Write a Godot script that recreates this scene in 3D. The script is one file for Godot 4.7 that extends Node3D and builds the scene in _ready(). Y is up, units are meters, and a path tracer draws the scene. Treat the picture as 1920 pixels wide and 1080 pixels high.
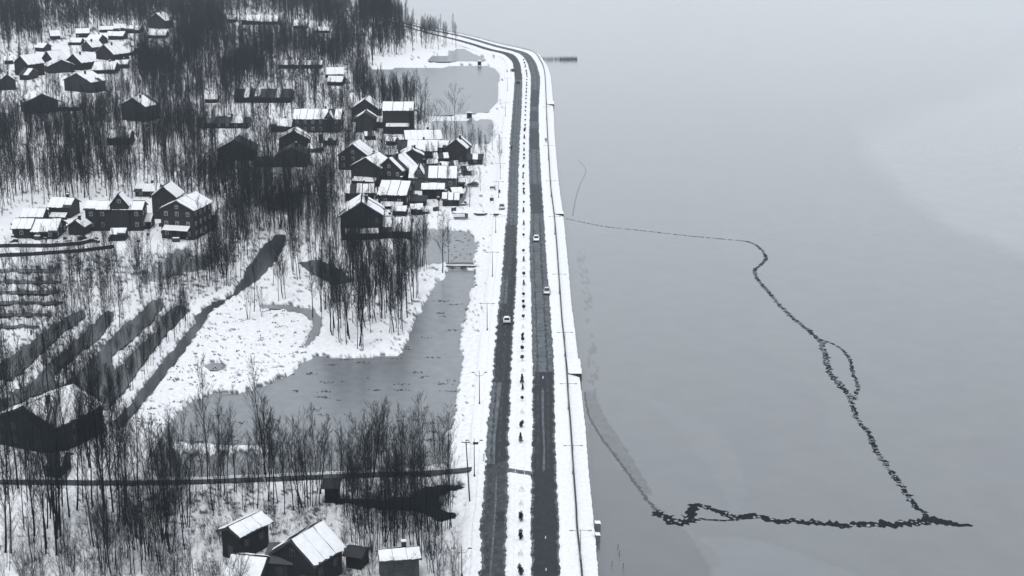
extends Node3D
# Winter aerial view: lakeside boulevard between a frozen lake and a snowy wooded village.

const F := 3000.0
const CX := 960.0
const CY := 540.0
const CAMH := 110.0
var PITCH := atan(810.0 / 3000.0)
var sp := sin(PITCH)
var cp := cos(PITCH)
var rng := RandomNumberGenerator.new()
var M := {}
var used := {}
var noise_a := FastNoiseLite.new()
var noise_b := FastNoiseLite.new()
var noise_c := FastNoiseLite.new()

# ------------------------------------------------------------------ helpers
func g(x: float, y: float, h: float = 0.0) -> Vector3:
	# ground point (height h) seen at photograph position x, y
	var a := (x - CX) / F
	var b := (CY - y) / F
	var dy := b * cp - sp
	var dz := -b * sp - cp
	var t := (h - CAMH) / dy
	return Vector3(a * t, h, dz * t)

func depth_of(p: Vector3) -> float:
	return -(p.y - CAMH) * sp - p.z * cp

func height_to(p: Vector3, y: float) -> float:
	var r := (CY - y) / F
	var zb := depth_of(p)
	var yb := (p.y - CAMH) * cp - p.z * sp
	return (r * zb - yb) / (cp + r * sp)

func numbered(called: String) -> String:
	if not used.has(called):
		used[called] = 0
		return called
	used[called] += 1
	return "%s_%03d" % [called, used[called]]

func tag(o: Node, label: String, category: String, group: String = "", kind: String = "") -> void:
	if label != "": o.set_meta("label", label)
	if category != "": o.set_meta("category", category)
	if group != "": o.set_meta("group", group)
	if kind != "": o.set_meta("kind", kind)

func thing(called: String, label: String, category: String, at: Vector3, turn: float = 0.0, group: String = "") -> Node3D:
	var o := Node3D.new()
	o.name = numbered(called)
	add_child(o)
	o.position = at
	o.rotation.y = turn
	tag(o, label, category, group)
	return o

func part(called: String, mesh: Mesh, mat: Material, parent: Node, xf: Transform3D = Transform3D.IDENTITY) -> MeshInstance3D:
	var o := MeshInstance3D.new()
	o.name = numbered(called) if parent == self else called
	o.mesh = mesh
	o.material_override = mat
	o.transform = xf
	parent.add_child(o, true)
	return o

func structure(called: String, mesh: Mesh, mat: Material) -> MeshInstance3D:
	var o := part(called, mesh, mat, self)
	o.set_meta("kind", "structure")
	return o

func mesh_of(v: PackedVector3Array, idx: PackedInt32Array, col = null) -> ArrayMesh:
	var arr := []
	arr.resize(Mesh.ARRAY_MAX)
	arr[Mesh.ARRAY_VERTEX] = v
	arr[Mesh.ARRAY_INDEX] = idx
	if col != null: arr[Mesh.ARRAY_COLOR] = col
	var st := SurfaceTool.new()
	st.create_from_arrays(arr)
	st.generate_normals()
	return st.commit()

# A bag of triangles collected by hand
class Bag:
	var v := PackedVector3Array()
	var n := PackedVector3Array()
	var i := PackedInt32Array()
	func tri(a: Vector3, b: Vector3, c: Vector3) -> void:
		var nn := (c - a).cross(b - a).normalized()
		var k := v.size()
		v.append(a); v.append(b); v.append(c)
		n.append(nn); n.append(nn); n.append(nn)
		i.append(k); i.append(k + 1); i.append(k + 2)
	func quad(a: Vector3, b: Vector3, c: Vector3, d: Vector3) -> void:
		tri(a, b, c)
		tri(a, c, d)
	func tube(a: Vector3, b: Vector3, ra: float, rb: float, sides: int = 3) -> void:
		var d := (b - a).normalized()
		var u := d.cross(Vector3(0.31, 0.2, 0.93))
		if u.length() < 0.01: u = d.cross(Vector3.RIGHT)
		u = u.normalized()
		var w := d.cross(u)
		var k := v.size()
		for s in sides:
			var an := TAU * s / sides
			var r := u * cos(an) + w * sin(an)
			v.append(a + r * ra); n.append(r)
			v.append(b + r * rb); n.append(r)
		for s in sides:
			var p := k + s * 2
			var q := k + ((s + 1) % sides) * 2
			i.append(p); i.append(p + 1); i.append(q)
			i.append(q); i.append(p + 1); i.append(q + 1)
	func box(c: Vector3, s: Vector3, bas: Basis = Basis.IDENTITY) -> void:
		var h := s * 0.5
		var p := []
		for k in 8:
			p.append(c + bas * Vector3(h.x if k & 1 else -h.x, h.y if k & 2 else -h.y, h.z if k & 4 else -h.z))
		quad(p[0], p[2], p[3], p[1]); quad(p[4], p[5], p[7], p[6])
		quad(p[0], p[4], p[6], p[2]); quad(p[1], p[3], p[7], p[5])
		quad(p[2], p[6], p[7], p[3]); quad(p[0], p[1], p[5], p[4])
	func mesh() -> ArrayMesh:
		var arr := []
		arr.resize(Mesh.ARRAY_MAX)
		arr[Mesh.ARRAY_VERTEX] = v
		arr[Mesh.ARRAY_NORMAL] = n
		arr[Mesh.ARRAY_INDEX] = i
		var m := ArrayMesh.new()
		m.add_surface_from_arrays(Mesh.PRIMITIVE_TRIANGLES, arr)
		return m

func lin(r: float, gg: float, b: float) -> Color:
	return Color(r, gg, b).linear_to_srgb()

func mat(r: float, gg: float, b: float, rough: float = 0.85, spec: float = 0.4) -> StandardMaterial3D:
	var m := StandardMaterial3D.new()
	m.albedo_color = lin(r, gg, b)
	m.roughness = rough
	m.metallic_specular = spec
	return m

func grain(m: StandardMaterial3D, freq: float, lo: float, hi: float, scale: float, seed_: int) -> void:
	# mottled colour grain laid over the base colour, in world space
	var nt := NoiseTexture2D.new()
	var fn := FastNoiseLite.new()
	fn.seed = seed_
	fn.frequency = freq
	fn.fractal_octaves = 5
	fn.fractal_gain = 0.6
	nt.noise = fn
	nt.width = 512
	nt.height = 512
	nt.seamless = true
	var gr := Gradient.new()
	gr.set_color(0, Color(lo, lo, lo))
	gr.set_color(1, Color(hi, hi, hi))
	nt.color_ramp = gr
	m.albedo_texture = nt
	m.uv1_triplanar = true
	m.uv1_world_triplanar = true
	m.uv1_scale = Vector3.ONE * scale

func relief(m: StandardMaterial3D, freq: float, strength: float, seed_: int) -> void:
	var nt := NoiseTexture2D.new()
	var fn := FastNoiseLite.new()
	fn.seed = seed_
	fn.frequency = freq
	fn.fractal_octaves = 4
	nt.noise = fn
	nt.width = 512
	nt.height = 512
	nt.seamless = true
	nt.as_normal_map = true
	nt.bump_strength = strength
	m.normal_enabled = true
	m.normal_texture = nt

func make_materials() -> void:
	M.snow = mat(0.80, 0.815, 0.84, 0.9, 0.2)
	grain(M.snow, 0.02, 0.90, 1.0, 0.09, 3)
	relief(M.snow, 0.03, 3.0, 5)
	M.ground = mat(1, 1, 1, 0.95, 0.2)
	M.ground.vertex_color_use_as_albedo = true
	grain(M.ground, 0.02, 0.88, 1.0, 0.06, 7)
	relief(M.ground, 0.03, 4.0, 9)
	M.ice = mat(1, 1, 1, 0.16, 0.5)
	M.ice.vertex_color_use_as_albedo = true
	grain(M.ice, 0.012, 0.945, 1.0, 0.012, 11)
	M.pond_ice = mat(0.165, 0.178, 0.19, 0.28, 0.5)
	grain(M.pond_ice, 0.015, 0.82, 1.0, 0.03, 13)
	M.canal = mat(0.045, 0.055, 0.062, 0.25, 0.35)
	grain(M.canal, 0.02, 0.6, 1.0, 0.06, 15)
	M.open_water = mat(0.010, 0.014, 0.016, 0.5, 0.06)
	M.asphalt_dark = mat(0.022, 0.027, 0.032, 0.7, 0.3)
	grain(M.asphalt_dark, 0.015, 0.75, 1.0, 0.07, 17)
	M.asphalt_mid = mat(0.062, 0.074, 0.083, 0.75, 0.3)
	grain(M.asphalt_mid, 0.012, 0.62, 1.0, 0.05, 19)
	M.asphalt_grey = mat(0.15, 0.172, 0.19, 0.8, 0.3)
	grain(M.asphalt_grey, 0.012, 0.6, 1.0, 0.05, 21)
	M.track = mat(0.085, 0.1, 0.11, 0.75, 0.3)
	grain(M.track, 0.01, 0.35, 1.0, 0.08, 51)
	M.slush = mat(0.2, 0.22, 0.24, 0.8, 0.3)
	grain(M.slush, 0.02, 0.4, 1.0, 0.1, 23)
	M.paint = mat(0.55, 0.56, 0.58)
	M.concrete = mat(0.2, 0.21, 0.22)
	grain(M.concrete, 0.03, 0.7, 1.0, 0.2, 25)
	M.dark_stone = mat(0.035, 0.04, 0.045)
	grain(M.dark_stone, 0.03, 0.6, 1.0, 0.3, 27)
	M.bark = mat(0.011, 0.0145, 0.0165, 0.95, 0.1)
	grain(M.bark, 0.05, 0.5, 1.0, 0.7, 29)
	M.twig = mat(0.021, 0.027, 0.031, 0.95, 0.1)
	M.pale_bark = mat(0.30, 0.31, 0.32, 0.95, 0.1)
	M.evergreen = mat(0.008, 0.012, 0.012, 0.9, 0.1)
	M.scrub = mat(0.03, 0.034, 0.035, 0.95, 0.1)
	M.reed = mat(0.16, 0.165, 0.16, 0.95, 0.1)
	M.wall0 = mat(0.014, 0.0165, 0.0185)
	M.wall1 = mat(0.034, 0.039, 0.043)
	M.wall2 = mat(0.085, 0.095, 0.10)
	grain(M.wall0, 0.04, 0.5, 1.0, 0.25, 31)
	grain(M.wall1, 0.04, 0.5, 1.0, 0.25, 33)
	grain(M.wall2, 0.04, 0.55, 1.0, 0.25, 35)
	M.roof = mat(0.028, 0.032, 0.037, 0.7, 0.3)
	M.roof_grey = mat(0.10, 0.112, 0.12, 0.7, 0.3)
	grain(M.roof_grey, 0.03, 0.6, 1.0, 0.3, 37)
	M.frame = mat(0.4, 0.41, 0.42)
	M.frame_dark = mat(0.045, 0.05, 0.052)
	M.pane = mat(0.012, 0.016, 0.02, 0.12, 0.5)
	M.wood = mat(0.04, 0.043, 0.045)
	M.metal_dark = mat(0.03, 0.034, 0.038, 0.5)
	M.metal_grey = mat(0.22, 0.23, 0.24, 0.5)
	M.lamp_glass = mat(0.6, 0.62, 0.64, 0.3)
	M.car_white = mat(0.75, 0.76, 0.78, 0.25, 0.6)
	M.car_silver = mat(0.42, 0.44, 0.46, 0.25, 0.6)
	M.car_dark = mat(0.03, 0.034, 0.04, 0.25, 0.6)
	M.tyre = mat(0.012, 0.012, 0.013, 0.9)
	M.rim = mat(0.35, 0.36, 0.37, 0.4)
	M.red_lamp = mat(0.25, 0.02, 0.02, 0.3)
	M.cloth = mat(0.015, 0.017, 0.02, 0.95)
	M.skin = mat(0.3, 0.2, 0.15, 0.7)
	M.tin = mat(0.13, 0.145, 0.155, 0.6)
	M.weed = mat(0.05, 0.056, 0.056, 0.95, 0.1)
	M.floe = mat(0.2, 0.22, 0.235, 0.5)

# ------------------------------------------------------------------ layout data (photograph positions)
# rows: y, promenade left, promenade right, road L1, L2, R1, R2, railing, lake wall
const ROWS := [
	[1300, 835, 861, 886, 938, 997, 1058, 1106, 1144],
	[1080, 857, 880, 901, 947, 997, 1049, 1090, 1123],
	[990, 866, 885, 900, 949, 996, 1047, 1081, 1115],
	[950, 873, 891, 904, 951, 996, 1046, 1079, 1111],
	[880, 881, 896, 909, 952, 997, 1042, 1074, 1104],
	[800, 885, 902, 914, 954, 999, 1040, 1069, 1098],
	[750, 890, 906, 919, 956, 999, 1039, 1065, 1092.5],
	[700, 895, 911, 924, 957.5, 999, 1038, 1062, 1087],
	[650, 899, 915, 928, 960, 998, 1036, 1058, 1082],
	[600, 904.5, 919, 932.5, 963, 997, 1032.5, 1053, 1076],
	[550, 910, 924, 937.5, 966, 996, 1029, 1049.5, 1070],
	[500, 917, 930, 942.5, 968, 994, 1025, 1046, 1066],
	[450, 922, 933, 946, 969, 993.5, 1022, 1042.5, 1061],
	[400, 926, 937, 951, 971, 995, 1019, 1038, 1056],
	[350, 931, 941, 953, 971.5, 993, 1015.5, 1032, 1049],
	[300, 935, 943, 955, 972.5, 992, 1012.5, 1029, 1044],
	[250, 941, 949, 957.5, 975, 992.5, 1010.5, 1026, 1040],
	[200, 948, 955, 961.5, 978, 994, 1010, 1024, 1037.5],
	[150, 952, 959, 965, 979, 995.5, 1012.5, 1022, 1033.5],
	[130, 952, 958, 963.5, 977, 992.5, 1008.5, 1019.5, 1029.5],
	[115, 948, 954, 959, 973, 987, 1002.5, 1013, 1022]]
# the bend, line by line
const BEND := [
	[[934, 104.5], [939, 103.5], [944, 102.5], [959, 101], [972, 100.5], [985, 98.5], [996, 97], [1002, 95]],
	[[905, 98], [909, 96.6], [913, 94.5], [920, 91.5], [925, 87.5], [930, 84.5], [934, 82.5], [937, 80]],
	[[875, 89], [879, 87], [883, 84.7], [887, 81.5], [890, 76.8], [893, 73.6], [895, 71.8], [897, 69.2]],
	[[848, 81], [851, 78.5], [853, 76], [855, 73], [857, 68], [859, 65.3], [860, 64], [861, 62]],
	[[775, 60], [777, 58.5], [778, 57], [780, 54.7], [782, 51.3], [783, 48.8], [784, 47.7], [785, 46]],
	[[662, 26], [664, 25], [665, 24], [667, 22], [669, 19.3], [670, 17.5], [671, 16.7], [672, 15.5]],
	[[500, -8], [501, -9], [502, -10], [503, -11.5], [505, -14], [506, -15.5], [506, -16], [507, -17]]]

const POND_MAIN := [305,805, 330,775, 362,744, 400,734, 470,728, 510,712, 545,696, 562,680, 588,664, 650,667, 720,663, 750,660, 766,632, 777,600, 800,560, 815,530, 835,515, 843,501, 887,501, 889,520, 882,545, 875,570, 868,600, 860,640, 866,670, 856,740, 850,790, 836,805, 846,830, 828,862, 780,872, 700,878, 600,886, 480,891, 380,892, 300,892, 284,862, 298,832]
const POND_UPPER := [735,490, 758,457, 780,430, 830,425, 880,432, 895,455, 886,478, 889,495, 843,496, 836,487, 800,492, 770,499]
const POND_FAR := [690,128, 790,125, 860,122, 922,123, 938,135, 933,168, 935,185, 916,207, 870,212, 800,215, 785,200, 740,190, 690,188]
const POND_SMALL := [808,224, 920,222, 926,240, 919,264, 850,272, 806,262]
const POND_BEND := [796,113, 812,103, 840,102, 842,94, 868,88, 908,108, 912,112, 830,114]
const POND_HOLE := [382,680, 395,674, 415,676, 424,684, 412,691, 390,690]
const CANALS := [
	[-60,735, 0,704, 22,708, 40,692, 75,657, 110,624, 142,602, 160,587, 150,580, 120,593, 80,622, 40,652, 0,676, -60,700],
	[0,752, 40,722, 58,718, 97,672, 149,631, 170,608, 202,578, 213,585, 190,620, 176,638, 148,656, 118,682, 95,704, 112,722, 60,737, 0,768],
	[112,726, 142,702, 172,670, 190,648, 222,617, 262,585, 290,558, 303,566, 290,590, 270,612, 230,645, 206,663, 208,690, 180,725, 160,746, 118,730],
	[165,750, 182,730, 214,692, 238,671, 264,644, 294,619, 304,590, 332,570, 353,577, 343,588, 310,620, 273,665, 230,728, 200,764, 182,762],
	[203,787, 220,779, 250,750, 292,693, 332,643, 372,594, 386,592, 342,654, 287,722, 234,787, 218,800],
	[-420,770, -60,716, -60,735, -420,800],
	[-420,700, -100,668, -20,640, -20,652, -100,684, -420,722]]
const CANAL_UPPER := [436,545, 455,512, 478,478, 498,452, 520,433, 536,435, 531,462, 512,490, 484,520, 460,538, 400,575, 372,600, 362,590, 395,565]
const CANAL_MID := [285,503, 318,472, 350,461, 360,474, 348,482, 388,478, 390,498, 345,507, 300,520, 270,528, 262,512]
const CANAL_LOW := [598,938, 612,930, 655,928, 715,931, 770,922, 800,905, 868,904, 870,911, 838,917, 822,930, 828,950, 856,958, 852,968, 822,972, 795,956, 760,953, 715,951, 655,939]
const CANAL_GROVE := [556,486, 590,482, 640,500, 660,524, 625,530, 590,510]
const CANAL_BANK := [490,566, 530,567, 588,576, 602,592, 600,615, 580,640, 570,648, 582,618, 588,600, 576,586, 530,575, 490,573]
const FIELD_FURROWS := [[-300, 110, 500], [-300, 118, 520], [-300, 112, 540], [-300, 120, 560], [-300, 100, 582], [-300, 80, 604]]
# snowy garden strips standing in the canal water
const ISLET := [306,828, 345,824, 420,829, 500,829, 506,842, 420,845, 330,845]

func poly(a: Array) -> PackedVector2Array:
	var p := PackedVector2Array()
	for k in range(0, a.size(), 2):
		p.append(Vector2(a[k], a[k + 1]))
	return p

func bounds(p: PackedVector2Array) -> Rect2:
	var r := Rect2(p[0], Vector2.ZERO)
	for q in p: r = r.expand(q)
	return r.grow(1.0)

var water_polys := []
var land_polys := []
var land_edge: PackedVector2Array
var houses_at := []
var lines := []       # eight dense lines of the boulevard, on the ground

func in_water(x: float, y: float) -> bool:
	var q := Vector2(x, y)
	for e in water_polys:
		if e[1].has_point(q) and Geometry2D.is_point_in_polygon(q, e[0]):
			for l in land_polys:
				if l[1].has_point(q) and Geometry2D.is_point_in_polygon(q, l[0]): return false
			return true
	return false

func catmull(a: Vector3, b: Vector3, c: Vector3, d: Vector3, t: float) -> Vector3:
	return 0.5 * ((2.0 * b) + (c - a) * t + (2.0 * a - 5.0 * b + 4.0 * c - d) * t * t + (3.0 * b - a - 3.0 * c + d) * t * t * t)

func make_lines() -> void:
	var st := []
	for r in ROWS:
		var s := []
		for k in 8: s.append(g(r[k + 1], r[0]))
		st.append(s)
	for r in BEND:
		var s := []
		for k in 8: s.append(g(r[k][0], r[k][1]))
		st.append(s)
	for k in 8: lines.append(PackedVector3Array())
	for j in st.size() - 1:
		var ln: float = (st[j + 1][4] - st[j][4]).length()
		var dist: float = -st[j][4].z
		var n := maxi(3, int(ln / clampf(dist * 0.002, 0.4, 3.0)))
		for q in n:
			var t := float(q) / n
			for k in 8:
				lines[k].append(catmull(st[maxi(j - 1, 0)][k], st[j][k], st[j + 1][k], st[mini(j + 2, st.size() - 1)][k], t))

func offset_line(a: int, b: int, t: float, h: float = 0.0) -> PackedVector3Array:
	var o := PackedVector3Array()
	for k in lines[a].size():
		var p: Vector3 = lines[a][k].lerp(lines[b][k], t)
		p.y = h
		o.append(p)
	return o

# strip of surface between two lines: heights at both edges, crown in the middle, lumps, ragged edges
func ribbon(pa: PackedVector3Array, pb: PackedVector3Array, n: int, ha: float, hb: float, crown: float, lump: float, edge_lump: float, jag_a: float, jag_b: float) -> ArrayMesh:
	var v := PackedVector3Array()
	var idx := PackedInt32Array()
	for k in pa.size():
		var a := pa[k]
		var b := pb[k]
		var w := Vector2(b.x - a.x, b.z - a.z).length()
		var s := (b - a) / maxf(w, 0.01)
		var ja := (noise_b.get_noise_2d(a.x * 5.0, a.z * 5.0) + 0.6 * noise_b.get_noise_2d(a.x * 17.0, a.z * 17.0)) * jag_a
		var jb := (noise_b.get_noise_2d(b.x * 5.0 + 90.0, b.z * 5.0) + 0.6 * noise_b.get_noise_2d(b.x * 17.0, b.z * 17.0 + 40.0)) * jag_b
		var a2 := a + s * ja
		var b2 := b + s * jb
		for j in n + 1:
			var t := float(j) / n
			var p := a2.lerp(b2, t)
			var e := absf(2.0 * t - 1.0)
			var inside := 0.0 if (j == 0 or j == n) else 1.0
			var h := lerpf(ha, hb, t)
			h += crown * inside * (1.0 - pow(e, 6.0))
			h += inside * (lump * noise_b.get_noise_2d(p.x * 6.0, p.z * 6.0) + edge_lump * e * e * absf(noise_b.get_noise_2d(p.x * 9.0 + 33.0, p.z * 9.0)) * 1.6)
			p.y += h
			v.append(p)
	var m := n + 1
	for k in pa.size() - 1:
		for j in n:
			var q := k * m + j
			idx.append(q); idx.append(q + m); idx.append(q + 1)
			idx.append(q + 1); idx.append(q + m); idx.append(q + m + 1)
	return mesh_of(v, idx)

# flat patch from photograph corners
func patch(a: Array, h: float) -> ArrayMesh:
	var p := poly(a)
	var t := Geometry2D.triangulate_polygon(p)
	var v := PackedVector3Array()
	for q in p: v.append(g(q.x, q.y, h))
	return mesh_of(v, t)

# ------------------------------------------------------------------ ground
func build_ground() -> void:
	for a in [POND_MAIN, POND_UPPER, POND_FAR, POND_SMALL, POND_BEND, POND_HOLE, CANAL_UPPER, CANAL_MID, CANAL_LOW, CANAL_GROVE, CANAL_BANK] + CANALS:
		var p := poly(a)
		if a in CANALS: p = Geometry2D.offset_polygon(p, 2.5)[0]
		water_polys.append([p, bounds(p)])
	for f in FIELD_FURROWS:
		var p := poly([f[0], f[2], f[1], f[2], f[1] - 6, f[2] + 8, f[0], f[2] + 8])
		water_polys.append([p, bounds(p)])
	for a in [ISLET]:
		var p := poly(a)
		land_polys.append([p, bounds(p)])
	var le := PackedVector2Array([Vector2(-3000, 1400)])
	for r in ROWS: le.append(Vector2(r[7] + 3.0, r[0]))
	for r in BEND: le.append(Vector2(r[6][0] + 1.0, r[6][1]))
	le.append_array([Vector2(300, -45), Vector2(-200, -85), Vector2(-3000, -140)])
	land_edge = le
	var xs := PackedFloat32Array()
	var x := -900.0
	while x < 1170.0:
		xs.append(x)
		x += 12.0 if x < -60.0 else 3.2
	var ys := PackedFloat32Array()
	var y := 1360.0
	while y > -150.0:
		ys.append(y)
		y -= 12.0 if y > 1100.0 else (3.2 if y > 60.0 else 4.0)
	var nx := xs.size()
	var ny := ys.size()
	var wet := PackedFloat32Array()
	wet.resize(nx * ny)
	var pts := PackedVector3Array()
	pts.resize(nx * ny)
	for j in ny:
		for i in nx:
			var p := g(xs[i], ys[j])
			pts[j * nx + i] = p
			var jx := noise_b.get_noise_2d(p.x * 4.0, p.z * 4.0) * 4.0 + noise_b.get_noise_2d(p.x * 14.0, p.z * 14.0) * 3.5
			var jy := noise_b.get_noise_2d(p.x * 4.0 + 50.0, p.z * 4.0) * 3.0 + noise_b.get_noise_2d(p.x * 14.0 + 50.0, p.z * 14.0) * 2.0
			if ys[j] < 260.0:
				jx *= 0.35
				jy *= 0.25
			wet[j * nx + i] = 1.0 if in_water(xs[i] + jx, ys[j] + jy) else 0.0
	var v := PackedVector3Array()
	var col := PackedColorArray()
	v.resize(nx * ny)
	col.resize(nx * ny)
	for j in ny:
		for i in nx:
			var k := j * nx + i
			var p := pts[k]
			var w := wet[k] * 2.0
			w += wet[k - 1] if i > 0 else wet[k]
			w += wet[k + 1] if i < nx - 1 else wet[k]
			w += wet[k - nx] if j > 0 else wet[k]
			w += wet[k + nx] if j < ny - 1 else wet[k]
			w /= 6.0
			var lump := noise_a.get_noise_2d(p.x, p.z)
			var h := 0.25 * lump + 0.10 * noise_b.get_noise_2d(p.x * 3.0, p.z * 3.0) - 0.2
			var q := Vector2(xs[i], ys[j])
			var inland := Geometry2D.is_point_in_polygon(q, land_edge)
			if not inland: h = -5.0
			h -= w * 1.3
			v[k] = Vector3(p.x, h, p.z)
			# matter on the ground: snow, with bare litter and reed stubble showing through
			var c := Color(0.80, 0.815, 0.84)
			var wood := wooded(xs[i], ys[j])
			var bare := noise_b.get_noise_2d(p.x * 7.0, p.z * 7.0) + 0.5 * noise_b.get_noise_2d(p.x * 22.0, p.z * 22.0) + 0.35 * lump
			var lim := lerpf(0.72, 0.12, wood)
			if w > 0.05 and w < 0.95 and ys[j] > 250.0: lim = 0.10
			if bare > lim: c = Color(0.10, 0.11, 0.118)
			elif bare > lim - 0.14: c = Color(0.42, 0.44, 0.46)
			col[k] = c
	var idx := PackedInt32Array()
	for j in ny - 1:
		for i in nx - 1:
			var q := j * nx + i
			if v[q].y < -4.0 and v[q + 1].y < -4.0 and v[q + nx].y < -4.0 and v[q + nx + 1].y < -4.0: continue
			idx.append(q); idx.append(q + nx); idx.append(q + 1)
			idx.append(q + 1); idx.append(q + nx); idx.append(q + nx + 1)
	structure("ground", mesh_of(v, idx, col), M.ground)

var wood_polys := []
func wooded(x: float, y: float) -> float:
	var q := Vector2(x, y)
	for e in wood_polys:
		if e[1].has_point(q) and Geometry2D.is_point_in_polygon(q, e[0]): return e[2]
	return 0.0

func water_sheet(called: String, a: Array, m: Material, h: float, grow: float) -> void:
	var p := poly(a)
	var out: Array = Geometry2D.offset_polygon(p, grow)
	var pp: PackedVector2Array = out[0] if out.size() > 0 else p
	var t := Geometry2D.triangulate_polygon(pp)
	var v := PackedVector3Array()
	for q in pp: v.append(g(q.x, q.y, h))
	structure(called, mesh_of(v, t), m)

func build_water() -> void:
	water_sheet("pond_water", POND_MAIN, M.pond_ice, -0.75, 9.0)
	water_sheet("pond_water", POND_UPPER, M.pond_ice, -0.75, 6.0)
	water_sheet("pond_water", POND_FAR, M.pond_ice, -0.75, 3.0)
	water_sheet("pond_water", POND_SMALL, M.pond_ice, -0.75, 3.0)
	water_sheet("pond_water", POND_BEND, M.pond_ice, -0.75, 2.0)
	water_sheet("pond_water", POND_HOLE, M.pond_ice, -0.75, 4.0)
	for k in CANALS.size(): water_sheet("canal_water", CANALS[k], M.canal, -0.78 - 0.004 * k, 5.0)
	water_sheet("canal_water", CANAL_UPPER, M.canal, -0.77, 5.0)
	water_sheet("canal_water", CANAL_MID, M.pond_ice, -0.765, 5.0)
	water_sheet("canal_water", CANAL_LOW, M.open_water, -0.75, 4.0)
	water_sheet("canal_water", CANAL_GROVE, M.canal, -0.75, 5.0)
	water_sheet("canal_water", CANAL_BANK, M.pond_ice, -0.755, 5.0)
	for f in FIELD_FURROWS:
		water_sheet("furrow_water", [f[0], f[2], f[1], f[2], f[1] - 6, f[2] + 8, f[0], f[2] + 8], M.canal, -0.75, 3.0)

func build_lake() -> void:
	var xs := PackedFloat32Array()
	var x := -3000.0
	while x < 5200.0:
		xs.append(x)
		x += 60.0 if (x < 400.0 or x > 2100.0) else (20.0 if x < 1040.0 else (4.0 if x < 1300.0 else 9.0))
	var ys := PackedFloat32Array()
	var y := 1700.0
	while y > -215.0:
		ys.append(y)
		y -= 20.0 if y > 1110.0 else 5.0
	var light_a := poly([1655,318, 1700,362, 1800,420, 1920,462, 2600,640, 4200,700, 4200,-100, 2100,80, 1760,190, 1600,262])
	var light_b := poly([1300,1000, 1420,1005, 1520,1040, 1640,1090, 1500,1140, 1330,1090, 1345,1040])
	var light_c := poly([1330,790, 1380,850, 1400,930, 1372,960, 1340,890, 1260,800, 1200,740])
	var dark_a := poly([1096,735, 1112,735, 1132,782, 1160,822, 1190,870, 1222,925, 1205,925, 1152,862, 1112,802, 1100,780])
	var dark_b := poly([1102,790, 1112,802, 1152,862, 1205,925, 1290,1000, 1330,1060, 1600,1110, 1700,1500, 1100,1500, 1120,1080])
	var dark_c := poly([1080,470, 1092,560, 1098,620, 1098,730, 1112,740, 1120,700, 1112,640, 1110,560, 1095,480])
	var v := PackedVector3Array()
	var col := PackedColorArray()
	for j in ys.size():
		for i in xs.size():
			var p := g(xs[i], ys[j], -1.6)
			v.append(p)
			var q := Vector2(xs[i], ys[j])
			var w := Vector2(noise_a.get_noise_2d(p.x * 0.22, p.z * 0.12), noise_a.get_noise_2d(p.x * 0.22 + 70.0, p.z * 0.12)) * 26.0
			var k := 0.15 + 0.012 * noise_a.get_noise_2d(p.x * 0.15, p.z * 0.1)
			for sm in 5:
				if Geometry2D.is_point_in_polygon(q + w * (0.3 + 0.5 * sm) + Vector2(0, (sm - 2) * 13.0), light_a): k += 0.013
			if Geometry2D.is_point_in_polygon(q + w, light_b): k += 0.018
			if Geometry2D.is_point_in_polygon(q + w * 0.6, light_c): k += 0.01
			if xs[i] < 1330.0:
				var fine := noise_b.get_noise_2d(p.x * 6.0, p.z * 6.0) + 0.6 * noise_b.get_noise_2d(p.x * 20.0, p.z * 20.0)
				if Geometry2D.is_point_in_polygon(q + w * 0.25, dark_a): k -= 0.055 + 0.035 * fine
				elif Geometry2D.is_point_in_polygon(q, dark_b): k -= 0.03
				if Geometry2D.is_point_in_polygon(q + w * 0.4, dark_c) and fine > 0.12: k -= 0.06
			col.append(Color(k * 0.93, k, k * 1.045))
	var idx := PackedInt32Array()
	var nx := xs.size()
	for j in ys.size() - 1:
		for i in nx - 1:
			var q := j * nx + i
			idx.append(q); idx.append(q + nx); idx.append(q + 1)
			idx.append(q + 1); idx.append(q + nx); idx.append(q + nx + 1)
	structure("lake_ice", mesh_of(v, idx, col), M.ice)

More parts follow.
